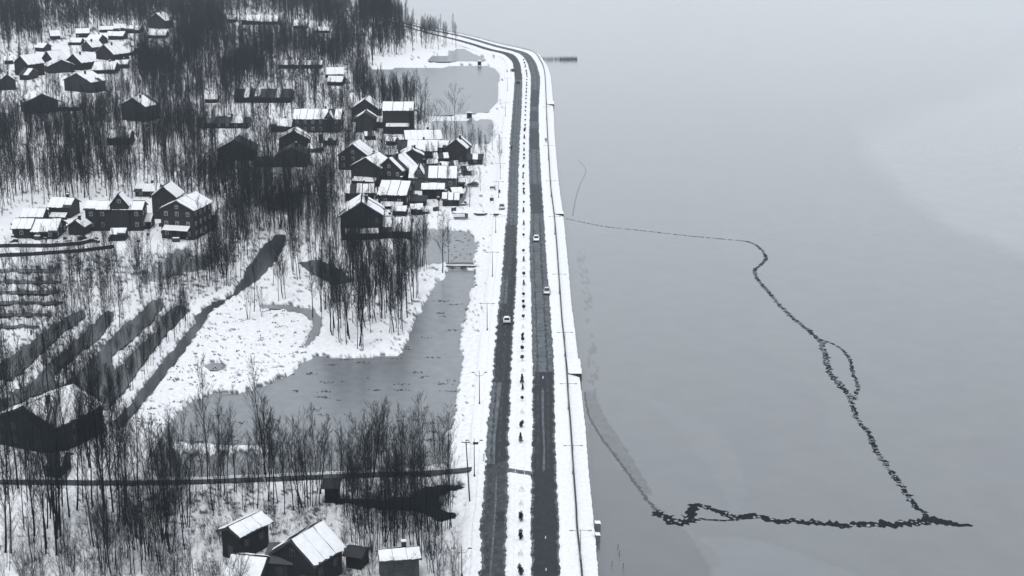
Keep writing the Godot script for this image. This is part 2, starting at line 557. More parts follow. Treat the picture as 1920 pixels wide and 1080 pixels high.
# boat track broken through the ice: open water with ragged edges, and floes drifting in it
func build_ice_track() -> void:
	var runs := [
		[[1062,410, 1130,424, 1200,432, 1270,440, 1330,446, 1398,452], 0.8, 1.0, 0.35],
		[[1398,452, 1420,461, 1436,482, 1428,495, 1415,507, 1420,522, 1440,547, 1458,568, 1482,592, 1512,616, 1540,641], 1.1, 1.6, 0.5],
		[[1540,641, 1549,672, 1558,702, 1580,727, 1602,750], 1.6, 2.0, 0.55],
		[[1540,637, 1568,648, 1590,668, 1600,700, 1608,728, 1598,750], 1.0, 1.1, 0.55],
		[[1592,745, 1608,785, 1630,815, 1641,842, 1662,872, 1690,912, 1716,946, 1742,972], 1.2, 1.6, 0.5],
		[[1228,958, 1250,970, 1272,980, 1296,974], 1.0, 1.5, 0.8],
		[[1296,980, 1300,945], 1.2, 0.8, 0.4],
		[[1300,945, 1340,956, 1375,968, 1420,967, 1452,977, 1500,978, 1560,982, 1622,984, 1690,981, 1742,977], 0.9, 1.5, 0.5],
		[[1310,972, 1360,976, 1420,970], 0.35, 0.5, 0.3],
		[[1728,972, 1760,977, 1800,983, 1824,986], 2.4, 0.25, 0.3],
		[[1085,300, 1098,320, 1086,350, 1078,380, 1074,405], 0.16, 0.2, 0.3],
		[[1096,735, 1103,775, 1122,812, 1150,850, 1176,886, 1205,925, 1230,957], 0.22, 0.4, 0.6]]
	var bag := Bag.new()
	var faint := Bag.new()
	var floes := Bag.new()
	rng.seed = 77
	for ri in runs.size():
		var r: Array = runs[ri]
		var pts := PackedVector3Array()
		var raw := PackedVector3Array()
		for k in range(0, r[0].size(), 2): raw.append(g(r[0][k], r[0][k + 1], -1.594 + 0.0009 * ri))
		for k in raw.size() - 1:
			var n := maxi(2, int((raw[k + 1] - raw[k]).length() / 0.32))
			for q in n: pts.append(catmull(raw[maxi(k - 1, 0)], raw[k], raw[k + 1], raw[mini(k + 2, raw.size() - 1)], float(q) / n))
		pts.append(raw[raw.size() - 1])
		var target := faint if ri >= 10 else bag
		var pl := Vector3.ZERO
		var pr := Vector3.ZERO
		for k in pts.size():
			var d := (pts[mini(k + 1, pts.size() - 1)] - pts[maxi(k - 1, 0)]).normalized()
			var s := Vector3(-d.z, 0, d.x)
			var t := float(k) / pts.size()
			var w: float = lerpf(r[1], r[2], t) * (0.85 if ri >= 5 else 0.38)
			var p := pts[k] + s * noise_b.get_noise_2d(k * 3.0 + ri * 100.0, 5.0) * w * 0.9
			var wl: float = w * (1.0 + r[3] * (2.0 * noise_b.get_noise_2d(k * 5.0, ri * 10.0) + 0.8 * noise_b.get_noise_2d(k * 17.0, ri * 10.0 + 7.0)))
			var wr: float = w * (1.0 + r[3] * (2.0 * noise_b.get_noise_2d(k * 5.0, ri * 10.0 + 400.0) + 0.8 * noise_b.get_noise_2d(k * 17.0, ri * 10.0 + 407.0)))
			var a := p - s * maxf(wl, 0.04)
			var b := p + s * maxf(wr, 0.04)
			if k > 0 and not (ri < 5 and noise_b.get_noise_2d(k * 9.0, 77.0 + ri) > (0.2 if ri == 0 else 0.34)): target.quad(pl, a, b, pr)
			pl = a
			pr = b
			if ri < 9 and ri != 6 and rng.randf() < 0.42:
				var fc := p + s * rng.randf_range(-1.0, 1.0) * w * 0.8 + Vector3(0, 0.02, 0)
				var fr := rng.randf_range(0.15, 0.5) * minf(w, 0.8)
				var nn := rng.randi_range(4, 6)
				var ring := []
				for q in nn:
					var an := TAU * q / nn + rng.randf() * 0.6
					ring.append(fc + Vector3(cos(an), 0, sin(an)) * fr * rng.randf_range(0.6, 1.3))
				for q in nn:
					floes.tri(fc + Vector3(0, 0.02, 0), ring[q], ring[(q + 1) % nn])
					floes.quad(ring[q], ring[q] - Vector3(0, 0.05, 0), ring[(q + 1) % nn] - Vector3(0, 0.05, 0), ring[(q + 1) % nn])
	structure("channel_water", bag.mesh(), M.open_water)
	structure("ice_crack_water", faint.mesh(), M.canal)
	var f := part("ice_floes", floes.mesh(), M.floe, self)
	tag(f, "small broken ice floes adrift in the dark boat track across the frozen lake", "ice floes", "", "stuff")

# ------------------------------------------------------------------ boulevard
func build_road() -> void:
	var zero := lines
	# asphalt, left and right carriageway
	var pa := offset_line(2, 3, -0.12, 0.03)
	var pb := offset_line(2, 3, 1.12, 0.03)
	var left := structure("road_left", ribbon(pa, pb, 2, 0, 0, 0.0, 0.0, 0.0, 0, 0), M.asphalt_mid)
	pa = offset_line(4, 5, -0.12, 0.03)
	pb = offset_line(4, 5, 1.12, 0.03)
	var right := structure("road_right", ribbon(pa, pb, 2, 0, 0, 0.0, 0.0, 0.0, 0, 0), M.asphalt_grey)
	# newer and older asphalt, each a sheet on the one below
	part("asphalt_sheet", patch([996,1300, 995,1080, 995,880, 995,697, 1045,697, 1045,880, 1053,1080, 1062,1300], 0.036), M.asphalt_dark, right)
	part("asphalt_sheet", patch([990,280, 992,240, 1011,240, 1014,280], 0.036), M.asphalt_mid, right)
	part("asphalt_sheet", patch([990,228, 992,208, 1011,208, 1011,228], 0.036), M.asphalt_mid, right)
	part("asphalt_sheet", patch([994,200, 994,168, 1012,168, 1010,200], 0.036), M.asphalt_mid, right)
	part("asphalt_sheet", patch([990,400, 990,345, 1017,345, 1021,400], 0.036), M.asphalt_mid, right)
	part("asphalt_sheet", patch([920,717, 941,717, 929,820, 928,870, 906,870, 912,800], 0.042), M.asphalt_grey, left)
	part("asphalt_sheet", patch([944,570, 972,422, 972,500, 960,700, 955,860, 905,880, 918,760, 926,690, 930,600], 0.036), M.asphalt_dark, left)
	part("asphalt_sheet", patch([932,520, 953,520, 950,570, 934,570], 0.042), M.asphalt_grey, left)
	part("asphalt_sheet", patch([943,422, 945,300, 960,150, 980,150, 975,300, 973,422], 0.036), M.asphalt_grey, left)
	part("asphalt_sheet", patch([925,960, 952,960, 952,978, 927,978], 0.042), M.asphalt_dark, left)
	# slush drawn out along the wheel tracks
	for a in [[1015,735, 1017.5,726, 1020,735, 1020,780, 1022,840, 1022,882, 1017,884, 1019,840, 1016,790], [929,905, 932,890, 932,930, 929,980, 924,1040, 920,1080, 918,1080, 921,1030, 926,970]]:
		part("slush_streak", patch(a, 0.048), M.slush, right if a[0] > 960 else left)
	# wheel tracks worn lighter along both carriageways
	for e in [[2, 3, 0.22, 0.30, 0], [2, 3, 0.58, 0.64, 0], [4, 5, 0.2, 0.27, 1], [4, 5, 0.66, 0.74, 1]]:
		var ta := offset_line(e[0], e[1], e[2], 0.05)
		var tb := offset_line(e[0], e[1], e[3], 0.05)
		var cut0 := int(ta.size() * (0.0 if e[4] == 0 else 0.18))
		var m_ := ribbon(ta.slice(cut0), tb.slice(cut0), 2, 0, 0, 0, 0, 0, 0.35, 0.35)
		part("wheel_track", m_, M.track, left if e[4] == 0 else right)
	# dirty slush left along the ploughed edges
	for e in [[2, 3, -0.02, 0.09, 0], [2, 3, 0.93, 1.03, 0], [4, 5, -0.03, 0.06, 1], [4, 5, 0.94, 1.03, 1]]:
		part("edge_slush", ribbon(offset_line(e[0], e[1], e[2], 0.054), offset_line(e[0], e[1], e[3], 0.054), 2, 0, 0, 0, 0, 0, 0.5, 0.55), M.slush, left if e[4] == 0 else right)
	# faded lane dashes
	var dash := 0
	for yy in [1070, 1010, 855, 710, 690, 668, 645, 630, 615, 585, 560, 535, 505, 480, 455]:
		var xr := lerpf(1014, 1024, (float(yy) - 450.0) / 630.0)
		if yy < 720 and yy != 710:
			var xl: float = 945.0 + (640.0 - yy) * 0.075
			part("lane_dash", patch([xl - 0.5, yy, xl + 0.6, yy, xl + 0.9, yy - 6, xl - 0.1, yy - 6], 0.047), M.slush, left)
		else:
			part("lane_dash", patch([xr - 0.8, yy, xr + 0.8, yy, xr + 0.8, yy - 5, xr - 0.7, yy - 5], 0.047), M.paint, right)
	# snow: verge, median and promenades, with ploughed ragged edges
	structure("snow_verge", ribbon(offset_line(1, 2, -0.05), offset_line(1, 2, 1.0), 9, 0.05, 0.0, 0.26, 0.12, 0.3, 0.0, 0.5), M.snow)
	structure("snow_median", ribbon(offset_line(3, 4, 0.0), offset_line(3, 4, 1.0), 14, 0.0, 0.0, 0.3, 0.05, 0.32, 0.4, 0.3), M.snow)
	structure("promenade_left", ribbon(offset_line(0, 1, 0.0), offset_line(0, 1, 1.0), 4, -0.1, 0.12, 0.16, 0.02, 0.0, 0.0, 0.0), M.snow)
	structure("promenade_right", ribbon(offset_line(5, 6, 0.0), offset_line(5, 6, 1.0), 12, 0.0, 0.2, 0.18, 0.05, 0.2, 0.3, 0.0), M.snow)
	# kerbs of the planting bed in the median
	for t in [0.30, 0.68]:
		var a := offset_line(3, 4, t, 0.30)
		var b := offset_line(3, 4, t + 0.035, 0.30)
		structure("median_kerb", ribbon(a, b, 3, 0.0, 0.0, 0.09, 0.03, 0.0, 0.05, 0.05), M.snow)
	# sloping revetment down to the ice, and the wall foot
	structure("revetment", ribbon(offset_line(6, 7, 0.05), offset_line(6, 7, 1.0), 6, 0.05, -0.7, 0.08, 0.03, 0.0, 0.0, 0.12), M.snow)
	structure("lake_wall", ribbon(offset_line(6, 7, 0.99), offset_line(6, 7, 1.03), 2, -0.72, -2.2, 0.0, 0.0, 0.0, 0.0, 0.0), M.concrete)

func build_railing() -> void:
	var t := thing("promenade_railing", "long dark low railing along the lakeside promenade edge", "railing", Vector3.ZERO)
	var a := offset_line(6, 7, -0.01, 0.0)
	var b := offset_line(6, 7, 0.05, 0.0)
	var kerb := Bag.new()
	var rail := Bag.new()
	var posts := Bag.new()
	var acc := 0.0
	for k in range(1, a.size()):
		var h := Vector3(0, 0.42, 0)
		var l := Vector3(0, -0.3, 0)
		var a1 := a[k - 1]
		var b1 := a1 + (b[k - 1] - a1).normalized() * 0.28
		var a2 := a[k]
		var b2 := a2 + (b[k] - a2).normalized() * 0.28
		kerb.quad(a1 + h, a2 + h, b2 + h, b1 + h)
		kerb.quad(a1 + l, a2 + l, a2 + h, a1 + h)
		kerb.quad(b1 + h, b2 + h, b2 + l, b1 + l)
		var m1 := (a1 + b1) * 0.5
		var m2 := (a2 + b2) * 0.5
		rail.tube(m1 + Vector3(0, 1.0, 0), m2 + Vector3(0, 1.0, 0), 0.035, 0.035, 4)
		rail.tube(m1 + Vector3(0, 0.72, 0), m2 + Vector3(0, 0.72, 0), 0.025, 0.025, 3)
		acc += (a2 - a1).length()
		if acc > 2.4:
			acc = 0.0
			posts.box(m2 + Vector3(0, 0.7, 0), Vector3(0.09, 0.66, 0.09))
	part("kerb", kerb.mesh(), M.dark_stone, t)
	part("rail", rail.mesh(), M.metal_dark, t)
	var p := part("post", posts.mesh(), M.metal_dark, t)
	p.set_meta("kind", "stuff")

func build_lane() -> void:
	# wet lane from the boulevard into the village
	var up := [[912,876], [860,881], [800,886], [700,889], [600,893], [480,898], [380,902], [250,904], [100,903], [0,902], [-200,902], [-500,900]]
	var pa := PackedVector3Array()
	var pb := PackedVector3Array()
	for k in up.size() - 1:
		for q in 24:
			var t := q / 24.0
			var x := lerpf(up[k][0], up[k + 1][0], t)
			var y := lerpf(up[k][1], up[k + 1][1], t)
			pa.append(g(x, y - 3.0, 0.10))
			pb.append(g(x, y + 4.5, 0.10))
	var o := structure("lane", ribbon(pa, pb, 3, 0, 0, 0.0, 0.0, 0.0, 0.25, 0.25), M.asphalt_mid)
	structure("lane_bank", ribbon(offset_pts(pa, -1.1, -0.25), offset_pts(pa, -0.1, -0.05), 4, 0, 0, 0.4, 0.2, 0.2, 0.3, 0.3), M.snow)
	# muddy crossing through the median
	structure("median_crossing", patch([952,877, 975,881, 999,884, 999,891, 975,888, 952,884], 0.36), M.slush)

func offset_pts(p: PackedVector3Array, dz: float, h: float) -> PackedVector3Array:
	var o := PackedVector3Array()
	for q in p: o.append(Vector3(q.x, q.y + h, q.z + dz))
	return o

# ------------------------------------------------------------------ houses
var win_mesh: ArrayMesh
var unit_box: BoxMesh
var panel_meshes := []

func make_house_parts() -> void:
	unit_box = BoxMesh.new()
	var b := Bag.new()
	for s in [-1, 1]:
		b.box(Vector3(s * 0.46, 0, 0.03), Vector3(0.08, 1.0, 0.1))
		b.box(Vector3(0, s * 0.47, 0.032), Vector3(1.0, 0.06, 0.1))
	b.box(Vector3(0, 0, 0.028), Vector3(0.06, 0.9, 0.08))
	b.box(Vector3(0, 0.2, 0.026), Vector3(0.9, 0.05, 0.08))
	win_mesh = b.mesh()
	# slabs of roof snow: ridge at x=0, eave at x=1, thickness 1, width 1; ragged lower edge, rounded top
	rng.seed = 5
	for k in 4:
		var v := PackedVector3Array()
		var idx := PackedInt32Array()
		var nz := 6
		var nxx := 5
		for j in nz + 1:
			var z := float(j) / nz - 0.5
			var cut := rng.randf_range(-0.05, 0.02)
			for i in nxx + 1:
				var t := float(i) / nxx
				var x := t * (1.0 + cut * t)
				var e := minf(minf(t, 1.0 - t) * 6.0, (0.5 - absf(z)) * 8.0)
				var h := 0.25 + 0.75 * clampf(e + 0.2, 0.0, 1.0) + rng.randf_range(-0.12, 0.12)
				if i == 0: h = 1.0
				if i == nxx: h = 0.0
				v.append(Vector3(x, h, z))
		for j in nz:
			for i in nxx:
				var q := j * (nxx + 1) + i
				idx.append(q); idx.append(q + 1); idx.append(q + nxx + 1)
				idx.append(q + 1); idx.append(q + nxx + 2); idx.append(q + nxx + 1)
		panel_meshes.append(mesh_of(v, idx))

func gable_wall(w: float, l: float, h: float, rh: float) -> ArrayMesh:
	var b := Bag.new()
	var x := w * 0.5
	var z := l * 0.5
	var y0 := -0.5
	for s in [-1.0, 1.0]:
		b.quad(Vector3(-x, y0, z * s), Vector3(-x, h, z * s), Vector3(x, h, z * s), Vector3(x, y0, z * s))
		b.tri(Vector3(-x, h, z * s), Vector3(0, h + rh, z * s), Vector3(x, h, z * s))
		b.quad(Vector3(x * s, y0, -z), Vector3(x * s, h, -z), Vector3(x * s, h, z), Vector3(x * s, y0, z))
	b.quad(Vector3(-x, h, -z), Vector3(0, h + rh, -z), Vector3(0, h + rh, z), Vector3(-x, h, z))
	b.quad(Vector3(x, h, -z), Vector3(0, h + rh, -z), Vector3(0, h + rh, z), Vector3(x, h, z))
	return b.mesh()

# a house whose ridge runs along its local z; w across, l along, h to the eaves, rh roof rise
func house(called: String, label: String, category: String, at: Vector3, turn: float, w: float, l: float, h: float, rh: float, opt: Dictionary, group: String = "") -> Node3D:
	var t := thing(called, label, category, at, turn, group)
	var wall: Material = M["wall%d" % opt.get("wall", [0, 0, 1, 1, 1][rng.randi() % 5])]
	part("wall", gable_wall(w, l, h, rh), wall, t)
	var over: float = opt.get("over", 0.7)
	var run := w * 0.5
	var slope := Vector2(run, rh).length()
	var ang := atan2(rh, run)
	var full := slope + over
	var roof_mat: Material = M.roof_grey if opt.get("bare", 0) == 1 else M.roof
	for s in [-1.0, 1.0]:
		var bas := Basis(Vector3(0, 0, 1), -ang * s)
		var dir := Vector3(s * cos(ang), -sin(ang), 0)
		var nrm := Vector3(s * sin(ang), cos(ang), 0)
		var mid := Vector3(0, h + rh, 0) + dir * (full * 0.5) + nrm * 0.09
		var r := part("roof", unit_box, roof_mat, t, Transform3D(bas.scaled_local(Vector3(full, 0.14, l + over * 1.2)), mid))
		r.name = "roof_slope"
		if opt.get("bare", 0) > 0: continue
		var cover: float = opt.get("cover", 0.97 if at.z < -300.0 else 1.0)
		var ln := l + over * 1.0
		var n := maxi(2, int(round(ln / opt.get("panel", 2.4))))
		var step := ln / n
		var gap: float = opt.get("gap", 0.05)
		for k in n:
			if rng.randf() > cover: continue
			var z := -ln * 0.5 + step * (k + 0.5)
			var cutback := rng.randf_range(0.0, 0.2) if rng.randf() < 0.82 else rng.randf_range(0.2, full * (0.4 if at.z < -300.0 else 0.12))
			var thick := rng.randf_range(0.2, 0.42)
			var len_ := full - cutback
			var o := Vector3(0, h + rh, z) + nrm * 0.155
			var bx := Basis(dir, nrm, Vector3(0, 0, 1))
			part("snow_slab", panel_meshes[rng.randi() % 4], M.snow, t, Transform3D(bx.scaled_local(Vector3(len_, thick, step - gap)), o))
	# windows
	if opt.get("windows", 1) > 0:
		var frame: Material = M.frame if opt.get("light_frames", 1 if (rng.randf() < 0.35 and at.z < -330.0) else 0) == 1 else M.frame_dark
		var floors := maxi(1, int((h + 0.6) / 2.7))
		var fh := h / floors
		for f in floors:
			var y := fh * (f + 0.55)
			var nw := maxi(1, int(w / 2.9))
			for k in nw:
				var x := -w * 0.5 + w * (k + 0.5) / nw
				if f == 0 and k == nw / 2:
					var d := part("door", unit_box, M.wood, t, Transform3D(Basis.IDENTITY.scaled(Vector3(1.1, 2.1, 0.1)), Vector3(x, 1.05, l * 0.5 + 0.03)))
					continue
				window(t, Vector3(x, y, l * 0.5 + 0.01), 0.0, 1.05, minf(1.3, fh * 0.55), frame)
			var nl := maxi(1, int(l / 3.2))
			for k in nl:
				var z := -l * 0.5 + l * (k + 0.5) / nl
				for s in [-1.0, 1.0]:
					window(t, Vector3(s * (w * 0.5 + 0.01), y, z), s * PI * 0.5, 1.05, minf(1.3, fh * 0.55), frame)
		if rh > 2.2: window(t, Vector3(0, h + rh * 0.3, l * 0.5 + 0.01), 0.0, 1.0, 1.1, frame)
	if opt.get("porch", 0) > 0:
		# lean-to roof along the front: z side for gables, -x side for long fronts
		var long_front: bool = opt.porch == 2
		var pl := (l if long_front else w) * 0.8
		var ph := h * 0.42
		var base := Vector3(-w * 0.5, ph, 0) if long_front else Vector3(0, ph, l * 0.5)
		var out := Vector3(-1, 0, 0) if long_front else Vector3(0, 0, 1)
		var along := Vector3(0, 0, 1) if long_front else Vector3(1, 0, 0)
		var dn := (out * 2.2 + Vector3(0, -0.9, 0)).normalized()
		var up := (out * 0.9 + Vector3(0, 2.2, 0)).normalized()
		var bp := Basis(dn, up, dn.cross(up))
		part("porch_roof", unit_box, M.roof, t, Transform3D(bp.scaled_local(Vector3(2.4, 0.1, pl)), base + dn * 1.2))
		part("porch_snow", panel_meshes[2], M.snow, t, Transform3D(bp.scaled_local(Vector3(2.35, 0.28, pl - 0.1)), base + up * 0.06))
		for q in 4:
			part("porch_post", unit_box, M.wood, t, Transform3D(Basis.IDENTITY.scaled(Vector3(0.14, ph - 0.8, 0.14)), base + out * 2.0 + along * pl * (q / 3.0 - 0.5) * 0.94 + Vector3(0, -ph * 0.5 - 0.45, 0)))
	# gable boards
	for s in [-1.0, 1.0]:
		var dir := Vector3(s * cos(ang), -sin(ang), 0)
		part("gable_board", unit_box, M.wood, t, Transform3D(Basis(Vector3(0, 0, 1), -ang * s).scaled_local(Vector3(full, 0.22, 0.06)), Vector3(0, h + rh - 0.08, l * 0.5 + over * 0.6 - 0.05) + dir * full * 0.5))
	if opt.get("chimney", 1 if (rng.randf() < 0.45 and opt.get("shed", 0) == 0) else 0) == 1:
		var c := part("chimney", unit_box, M.wall1, t, Transform3D(Basis.IDENTITY.scaled(Vector3(0.7, 1.8, 0.7)), Vector3(w * 0.12, h + rh + 0.4, l * 0.15)))
		part("chimney_cap", unit_box, M.snow, t, Transform3D(Basis.IDENTITY.scaled(Vector3(0.8, 0.14, 0.8)), Vector3(w * 0.12, h + rh + 1.38, l * 0.15)))
	houses_at.append([at, maxf(w, l) * 0.55 + 0.5, -at.z * opt.get("front", 0.075), opt.get("clear", 0.85 if at.z < -380.0 else 0.25)])
	return t

func window(t: Node3D, at: Vector3, turn: float, w: float, h: float, frame: Material) -> void:
	var f := part("window", win_mesh, frame, t, Transform3D(Basis(Vector3.UP, turn).scaled_local(Vector3(w, h, 1.0)), at))
	part("pane", unit_box, M.pane, f, Transform3D(Basis.IDENTITY.scaled(Vector3(0.9, 0.92, 0.02)), Vector3(0, 0, 0.012)))

# gable towards the viewer: photograph x of both walls, y of base, eave and apex
func gable(called: String, label: String, xl: float, xr: float, yb: float, ye: float, ya: float, l: float, turn: float, opt: Dictionary, group: String = "") -> Node3D:
	var p := g((xl + xr) * 0.5, yb)
	var w := (xr - xl) * depth_of(p) / F
	var h := height_to(p, ye)
	var rh := maxf(height_to(p, ya) - h, 0.8)
	var a := deg_to_rad(turn)
	var c := p - Vector3(sin(a), 0, cos(a)) * l * 0.5
	return house(called, label, "house", Vector3(c.x, 0.0, c.z), a, w, l, h, rh, opt, group)

# eave towards the viewer: roof between yr (ridge) and ye (eave)
func side(called: String, label: String, xl: float, xr: float, yb: float, ye: float, yr: float, turn: float, opt: Dictionary, group: String = "") -> Node3D:
	var p := g((xl + xr) * 0.5, yb)
	var z := depth_of(p)
	var l := (xr - xl) * z / F - 0.6
	var h := maxf(height_to(p, ye), 1.6)
	var s: float = opt.get("pitch", 0.42)
	var w := clampf(2.0 * (ye - yr) * z / F / (s * cp + sp), 3.0, 14.0)
	var a := deg_to_rad(turn)
	var c := p - Vector3(sin(a), 0, cos(a)) * w * 0.5
	return house(called, label, "house" if opt.get("shed", 0) == 0 else "shed", Vector3(c.x, 0.0, c.z), a + PI * 0.5, w, l, h, w * 0.5 * s, opt, group)

func build_houses() -> void:
	rng.seed = 21
	var VG := "snow roofed houses of the village by the boulevard"
	var far := "small snow roofed house among the trees of the far upper village"
	var FG := "houses of the far upper village"
	# village by the boulevard
	gable("village_house", "largest dark gabled house above the poplar grove, dormer on its snowy roof", 640, 718, 448, 404, 380, 12, 4, {"porch": 1, "chimney": 1}, VG)
	side("village_annex", "low house with seamed snowy roof beside the upper pond", 716, 771, 446, 433, 407, 0, {"gap": 0.22, "panel": 3.2, "wall": 1}, VG)
	gable("village_house", "gabled house with wide snowy right roof slope, its ridge slanting back", 703, 757, 350, 318, 297, 11, -24, {"wall": 1}, VG)
	gable("village_house", "dark gabled house with hipped snow roof behind the seamed roof", 656, 716, 348, 313, 297, 11, -20, {"porch": 1}, VG)
	side("village_house", "house with steep seamed snow roof and dark gable end in mid village", 707, 764, 390, 365, 333, -8, {"porch": 2, "gap": 0.2, "panel": 3.0}, VG)
	var lh := side("village_house", "long low house with white roof and small front gable facing the lake road", 766, 857, 356, 333, 311, 0, {"gap": 0.2, "panel": 3.6, "wall": 2, "light_frames": 1}, VG)
	cross_at(lh, 786, 8, 356, 325, 313, 0.4, M.wall2)
	side("village_annex", "short dark annex with snow roof below the long white roof", 790, 834, 372, 354, 344, 0, {}, VG)
	gable("village_house", "gabled cottage with snow rimmed roof behind the long white roof", 753, 793, 312, 291, 281, 9, 3, {"wall": 1}, VG)
	side("village_house", "wide house with broad unbroken white roof in the village centre", 744, 820, 296, 283, 262, 0, {"gap": 0.06, "panel": 4.0}, VG)
	side("village_house", "house with wide peaked snow roof at the village edge by the small pond", 760, 830, 276, 261, 243, 8, {"gap": 0.04}, VG)
	gable("village_house", "tall dark gabled house next to the small pond", 836, 874, 303, 277, 262, 8, -12, {"wall": 1}, VG)
	side("shed", "small dark shed with patchy snow between tall gabled house and promenade", 876, 906, 308, 298, 288, 0, {"cover": 0.5, "shed": 1, "wall": 1}, VG)
	side("village_annex", "low house with narrow seamed snow roof left of the steep seamed roof", 646, 702, 376, 361, 345, 3, {"gap": 0.25, "panel": 2.2}, VG)
	gable("village_house", "dark gabled house deep in trees with little snow on its roof", 520, 576, 312, 290, 276, 10, 0, {"cover": 0.25}, VG)
	side("shed", "dark bare roofed shed under the trees left of the dark gabled house", 478, 522, 312, 304, 293, 0, {"bare": 2, "shed": 1}, VG)
	var rh_ := side("village_house", "long row house with white roof and front gable above the village trees", 549, 640, 248, 223, 203, 0, {"gap": 0.15, "panel": 3.0}, VG)
	cross_at(rh_, 617, 7, 248, 220, 211, 0.3, M.wall0)
	gable("village_house", "tall gabled house with snowy upper roof left of the far pond", 660, 710, 228, 204, 187, 10, -4, {"porch": 1}, VG)
	gable("village_house", "lower gabled wing with thin snow rim in front of the tall gable", 667, 704, 248, 223, 211, 7, 0, {"cover": 0.6}, VG)
	side("village_house", "tall dark house with white lobed roof at the corner of the far pond", 717, 776, 250, 207, 190, 0, {"porch": 2, "gap": 0.2, "panel": 4.0}, VG)
	side("village_annex", "small annex with white roof at the foot of the tall dark house", 697, 728, 240, 228, 218, 0, {"shed": 1}, VG)
	side("village_house", "small house with snow roof left of the long row house", 506, 547, 248, 237, 222, 0, {"panel": 3.0}, VG)
	gable("village_house", "low gabled house behind the bare trees below the long row house", 524, 578, 282, 260, 246, 9, 0, {"cover": 0.4}, VG)
	side("shed", "small shed with patchy white roof below the steep seamed roof", 767, 800, 385, 378, 368, 0, {"cover": 0.6, "shed": 1}, VG)
	side("shed", "shed with broken snow patches by the tin fence", 828, 862, 385, 374, 362, 0, {"cover": 0.7, "shed": 1, "gap": 0.3}, VG)
	side("shed", "dark flat shed by the parked black car", 846, 872, 352, 343, 334, 0, {"cover": 0.4, "shed": 1}, VG)
	gable("village_house", "dark gabled house with thin snow rims at the wooded village edge", 634, 690, 318, 291, 271, 10, -8, {"cover": 0.7}, VG)
	var ys_ := 0
	for a in [[676, 694, 244, 236, 228, 10], [725, 750, 243, 235, 227, -8], [704, 746, 298, 289, 281, 4], [814, 838, 290, 276, 263, -14], [812, 842, 306, 296, 287, 9], [823, 841, 320, 311, 304, -10], [843, 860, 320, 310, 302, 7], [848, 870, 374, 362, 352, 16], [830, 852, 382, 373, 363, -12], [770, 794, 402, 392, 383, 8], [734, 762, 404, 395, 387, -6], [800, 822, 314, 306, 299, 12], [640, 668, 306, 298, 290, -10], [598, 632, 272, 262, 252, 6], [576, 604, 286, 278, 270, -5], [684, 706, 262, 254, 247, 12], [722, 742, 272, 264, 257, -12], [866, 886, 328, 319, 312, 10]]:
		side("yard_shed", "small crooked yard shed with lumpy snow roof crammed between the village houses", a[0], a[1], a[2], a[3], a[4], a[5], {"shed": 1, "windows": ys_ % 2, "panel": 1.8, "cover": 0.85, "wall": ys_ % 3, "clear": 0.4}, "crowded yard sheds of the village")
		ys_ += 1
	# left hamlet
	var LG := "houses of the left hamlet above the canals"
	var th := side("hamlet_house", "three storey house with light framed windows and a white peaked gable in the left hamlet", 160, 270, 432, 392, 378, 0, {"light_frames": 1, "wall": 1, "panel": 3.5}, LG)
	cross_at(th, 227, 17, 432, 384, 364, 0.5, M.wall1)
	side("hamlet_porch", "low porch house with white roof in front of the three storey house", 212, 284, 428, 415, 402, 0, {"panel": 3.0, "shed": 1}, LG)
	gable("hamlet_house", "dark gabled house with wide white roof right of the three storey house", 301, 367, 447, 393, 377, 13, -14, {"porch": 1, "light_frames": 1}, LG)
	gable("hamlet_house", "narrow gabled house with open attic behind the wide white roof", 286, 332, 410, 369, 351, 8, -6, {"wall": 1}, LG)
	side("hamlet_house", "lean annex with snow striped roof on the right end of the left hamlet", 367, 404, 430, 404, 393, 0, {"cover": 0.6, "wall": 1}, LG)
	side("hamlet_house", "plain two storey house with clean white roof in the left hamlet", 90, 134, 408, 388, 371, -6, {"porch": 2, "wall": 1, "windows": 0}, LG)
	side("hamlet_house", "low house with white roof behind the long cowsheds", 38, 82, 416, 406, 392, 0, {"wall": 1}, LG)
	side("cowshed", "long low cowshed with white roof and small door by the garden", 22, 60, 446, 428, 411, 0, {"shed": 1, "wall": 1}, LG)
	side("cowshed", "low cowshed with stepped white roof joined to the long one", 58, 108, 447, 434, 411, 0, {"shed": 1, "wall": 0}, LG)
	gable("shed", "small gabled shed with white roof between cowshed and three storey house", 128, 158, 440, 424, 414, 5, -10, {"windows": 0}, LG)
	side("shed", "tiny shed with snow cap in the yard before the three storey house", 206, 236, 450, 438, 429, 0, {"shed": 1, "windows": 0}, LG)
	side("hamlet_house", "low house with white roof behind the three storey house", 252, 298, 368, 358, 345, 0, {"wall": 1}, LG)
	gable("hamlet_house", "dark house with bare roof in the trees above the left hamlet", 408, 476, 300, 280, 262, 10, 0, {"cover": 0.15}, LG)
	side("shed", "hut with white roof among trunks uphill of the left hamlet", 200, 244, 272, 258, 243, 0, {"panel": 3}, LG)
	gable("hamlet_house", "lone dark gabled house with white eaves above the left hamlet", 224, 278, 226, 198, 184, 10, -24, {"cover": 0.7}, LG)
	gable("hamlet_house", "wide house with low gable and long snowy left roof at the wood edge", 50, 110, 212, 190, 177, 12, 28, {}, LG)
	side("shed", "long shed with snow striped roof beside the low gabled house", 106, 150, 208, 200, 192, 0, {"shed": 1}, LG)
	side("hamlet_house", "long dark bare roofed house in the wood below the fields", 370, 467, 240, 230, 218, 0, {"cover": 0.3, "clear": 0.0}, LG)
	side("hamlet_house", "long dark barn under dense trees above the row house", 438, 546, 192, 182, 164, 0, {"cover": 0.25, "clear": 0.0}, LG)
	side("shed", "hut with white roof in the wood left of the dark barn", 383, 408, 192, 186, 177, 0, {"shed": 1}, LG)
